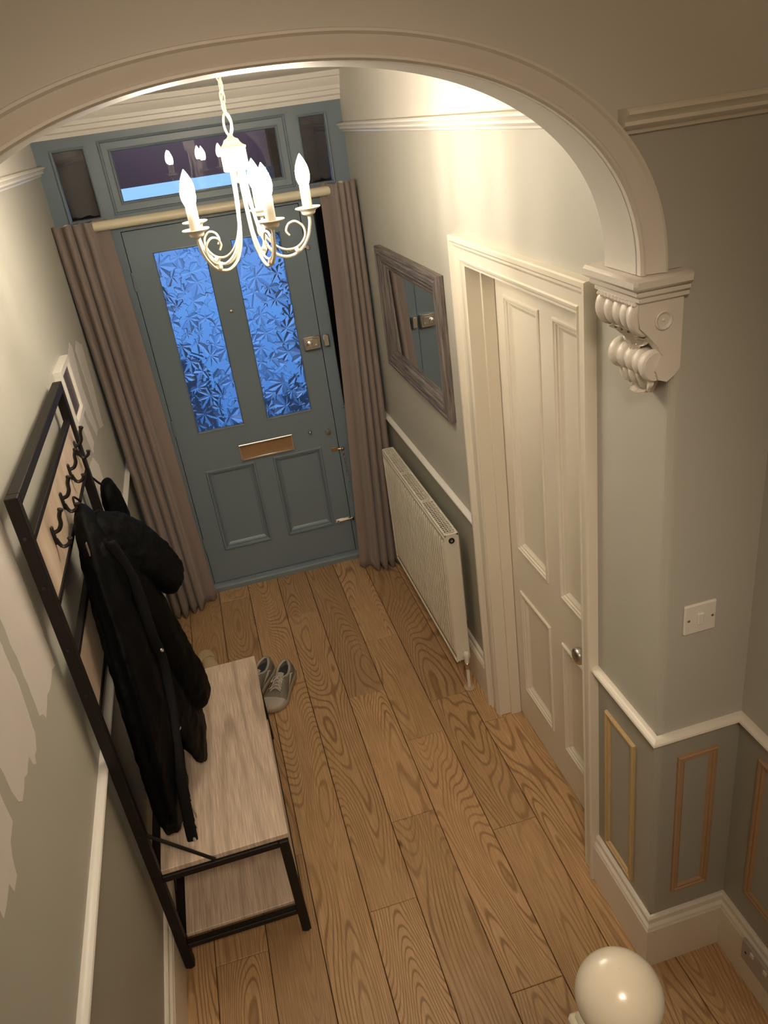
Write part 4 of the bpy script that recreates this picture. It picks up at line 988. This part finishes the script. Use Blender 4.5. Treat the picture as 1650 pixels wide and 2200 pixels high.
    # curved side flash, tapering forward, on both sides
    for sgn in (0, 1):
        m = MB(); top = []; bot = []
        for k in range(17):
            q = k / 16; t = .20 + .40 * q; w_, c = half(t); h = float(hgt(t)); zb = .034
            zc = zb + (h - zb) * (.18 + .62 * (1 - q) ** 1.4 * (1 if q > .12 else q / .12 * .5 + .5)); th = .011 * sin(pi * min(1, q * 1.0 + .06)) ** .8 * (1 - q * .6) + .0004
            for lst, zz in ((top, zc + th / 2), (bot, zc - th / 2)):
                zn = min(.98, max(0.02, (zz - zb) / (h - zb))); al = math.asin(min(1, zn ** (1 / .75))); y = cos(al) ** .8 * w_ * (1 - .1 * zn) * 1.04 + .0012
                lst.append((-Lh / 2 + Lh * t, (y if sgn else -y) + c, zz))
        m.add(top + bot, [(i, i + 1, 17 + i + 1, 17 + i) for i in range(16)]); up_part(m, 'side_flash', M_lace)
    return tag(root, label, 'shoe', 'grey trainers by the bench')
trainer((.512, 1.700, 0), radians(-116), 'grey trainer with pale laces standing clear of the bench end')
trainer((.405, 1.775, 0), radians(-126), 'grey trainer mostly hidden behind the far corner of bench')

# ------------------------------------------------------------------ slippers
def slipper(loc, rz, label):
    root = empty('slipper', loc, rot=(0, 0, rz)); Lh = .27
    def hw_(t): return np.interp(t, [0, .06, .2, .5, .8, .94, 1], [.012, .028, .036, .034, .046, .036, .012])
    def so_(u, v):
        a = 2 * pi * u; t = .5 - .5 * cos(a); side = 1 if a < pi else -1; z = [0, .003, .016, .020][int(round(v * 3))]; k = [.95, 1, 1, .95][int(round(v * 3))]
        return Vector((-Lh / 2 + Lh * t, side * float(hw_(t)) * k, z))
    m = MB(); m.grid(so_, 48, 4, True); m.f.append(tuple(range(47, -1, -1))); m.f.append(tuple(range(48 * 3, 48 * 4))); m.m += [0, 0]
    o = m.build('sole', M_slip2, smooth=50); o.parent = root
    def up_(u, v):
        t = .42 + v * .57; w_ = float(hw_(t)); a = pi * u; h = np.interp(t, [.42, .65, .9, 1], [.060, .056, .042, .022])
        return Vector((-Lh / 2 + Lh * t, -cos(a) * w_ * 1.03, .016 + (h - .016) * sin(a) ** .6))
    m = MB(); m.grid(up_, 25, 16); o = m.build('upper', M_slip, smooth=50); o.parent = root
    o.modifiers.new('t', 'SOLIDIFY').thickness = .004
    def rim(u): 
        a = 2 * pi * u; t = .5 - .5 * cos(a); side = 1 if a < pi else -1; return (-Lh / 2 + Lh * t, side * float(hw_(t)) * .98, .021)
    m = MB(); m.tube([rim(k / 40) for k in range(40)], .0045, 8, True); o = m.build('welt', M_slip, smooth=50); o.parent = root
    m = MB(); m.add([Vector(rim(k / 40)) + Vector((0, 0, .002)) for k in range(40)], [tuple(range(40))]); o = m.build('insole', M_slip, smooth=0); o.parent = root
    return tag(root, label, 'slipper', 'beige slippers behind the bench')
slipper((.200, 2.045, 0), radians(-80), 'beige slipper poking out behind the far end of the bench')
slipper((.090, 2.010, 0), radians(-84), 'beige slipper against the wall, mostly hidden by the black coat')

# ------------------------------------------------------------------ newel post, stairs and handrail (foreground)
nw = empty('newel_post', (.855, -.795, 0))
NX, NY = .855, -.795
def npart(mb, name, mt=M_ball, smooth=40): return rel(mb.build(name, mt, smooth=smooth), nw)
Nb = T((NX, NY, 1.374)); R0 = .055
npart(MB().lathe([(max(.0004, R0 * sin(pi * k / 26)), -R0 * cos(pi * k / 26)) for k in range(27)], 48, Nb, False), 'ball_finial')
npart(MB().lathe([(.034, 1.296), (.034, 1.302), (.024, 1.308), (.020, 1.316), (.024, 1.324)], 28, T((NX, NY, 0))), 'neck')
npart(MB().box(NX - .050, NX + .050, NY - .050, NY + .050, 1.262, 1.284, .005).box(NX - .043, NX + .043, NY - .043, NY + .043, 1.284, 1.297, .005), 'cap')
npart(MB().box(NX - .038, NX + .038, NY - .038, NY + .038, 0, 1.263, .004), 'post')
tag(nw, 'cream newel post with round ball finial at the stair foot', 'newel post')
stc = empty('staircase', (.42, -1.6, 0))
for i in range(8):
    y = -.76 - .23 * i; z = .19 * (i + 1)
    rel(MB().box(.022, .805, y - .255, y + .02, z - .025, z, .006).build('tread', M_trim, smooth=0), stc)
    rel(MB().box(.022, .80, y - .02, y, z - .19, z - .025).build('riser', M_trim, smooth=0), stc)
rel(MB().prism([(-.86, 0), (-.86, .16), (-2.6, 1.55), (-2.6, 0)], 'x', .801, .811).build('string_panel', M_trim, smooth=0), stc)
rel(MB().tube([(NX, NY - .04, 1.06), (NX, -2.6, 2.50)], .026, 12).build('handrail', M_ball), stc)
tag(stc, 'cream painted staircase behind the newel post', 'staircase')
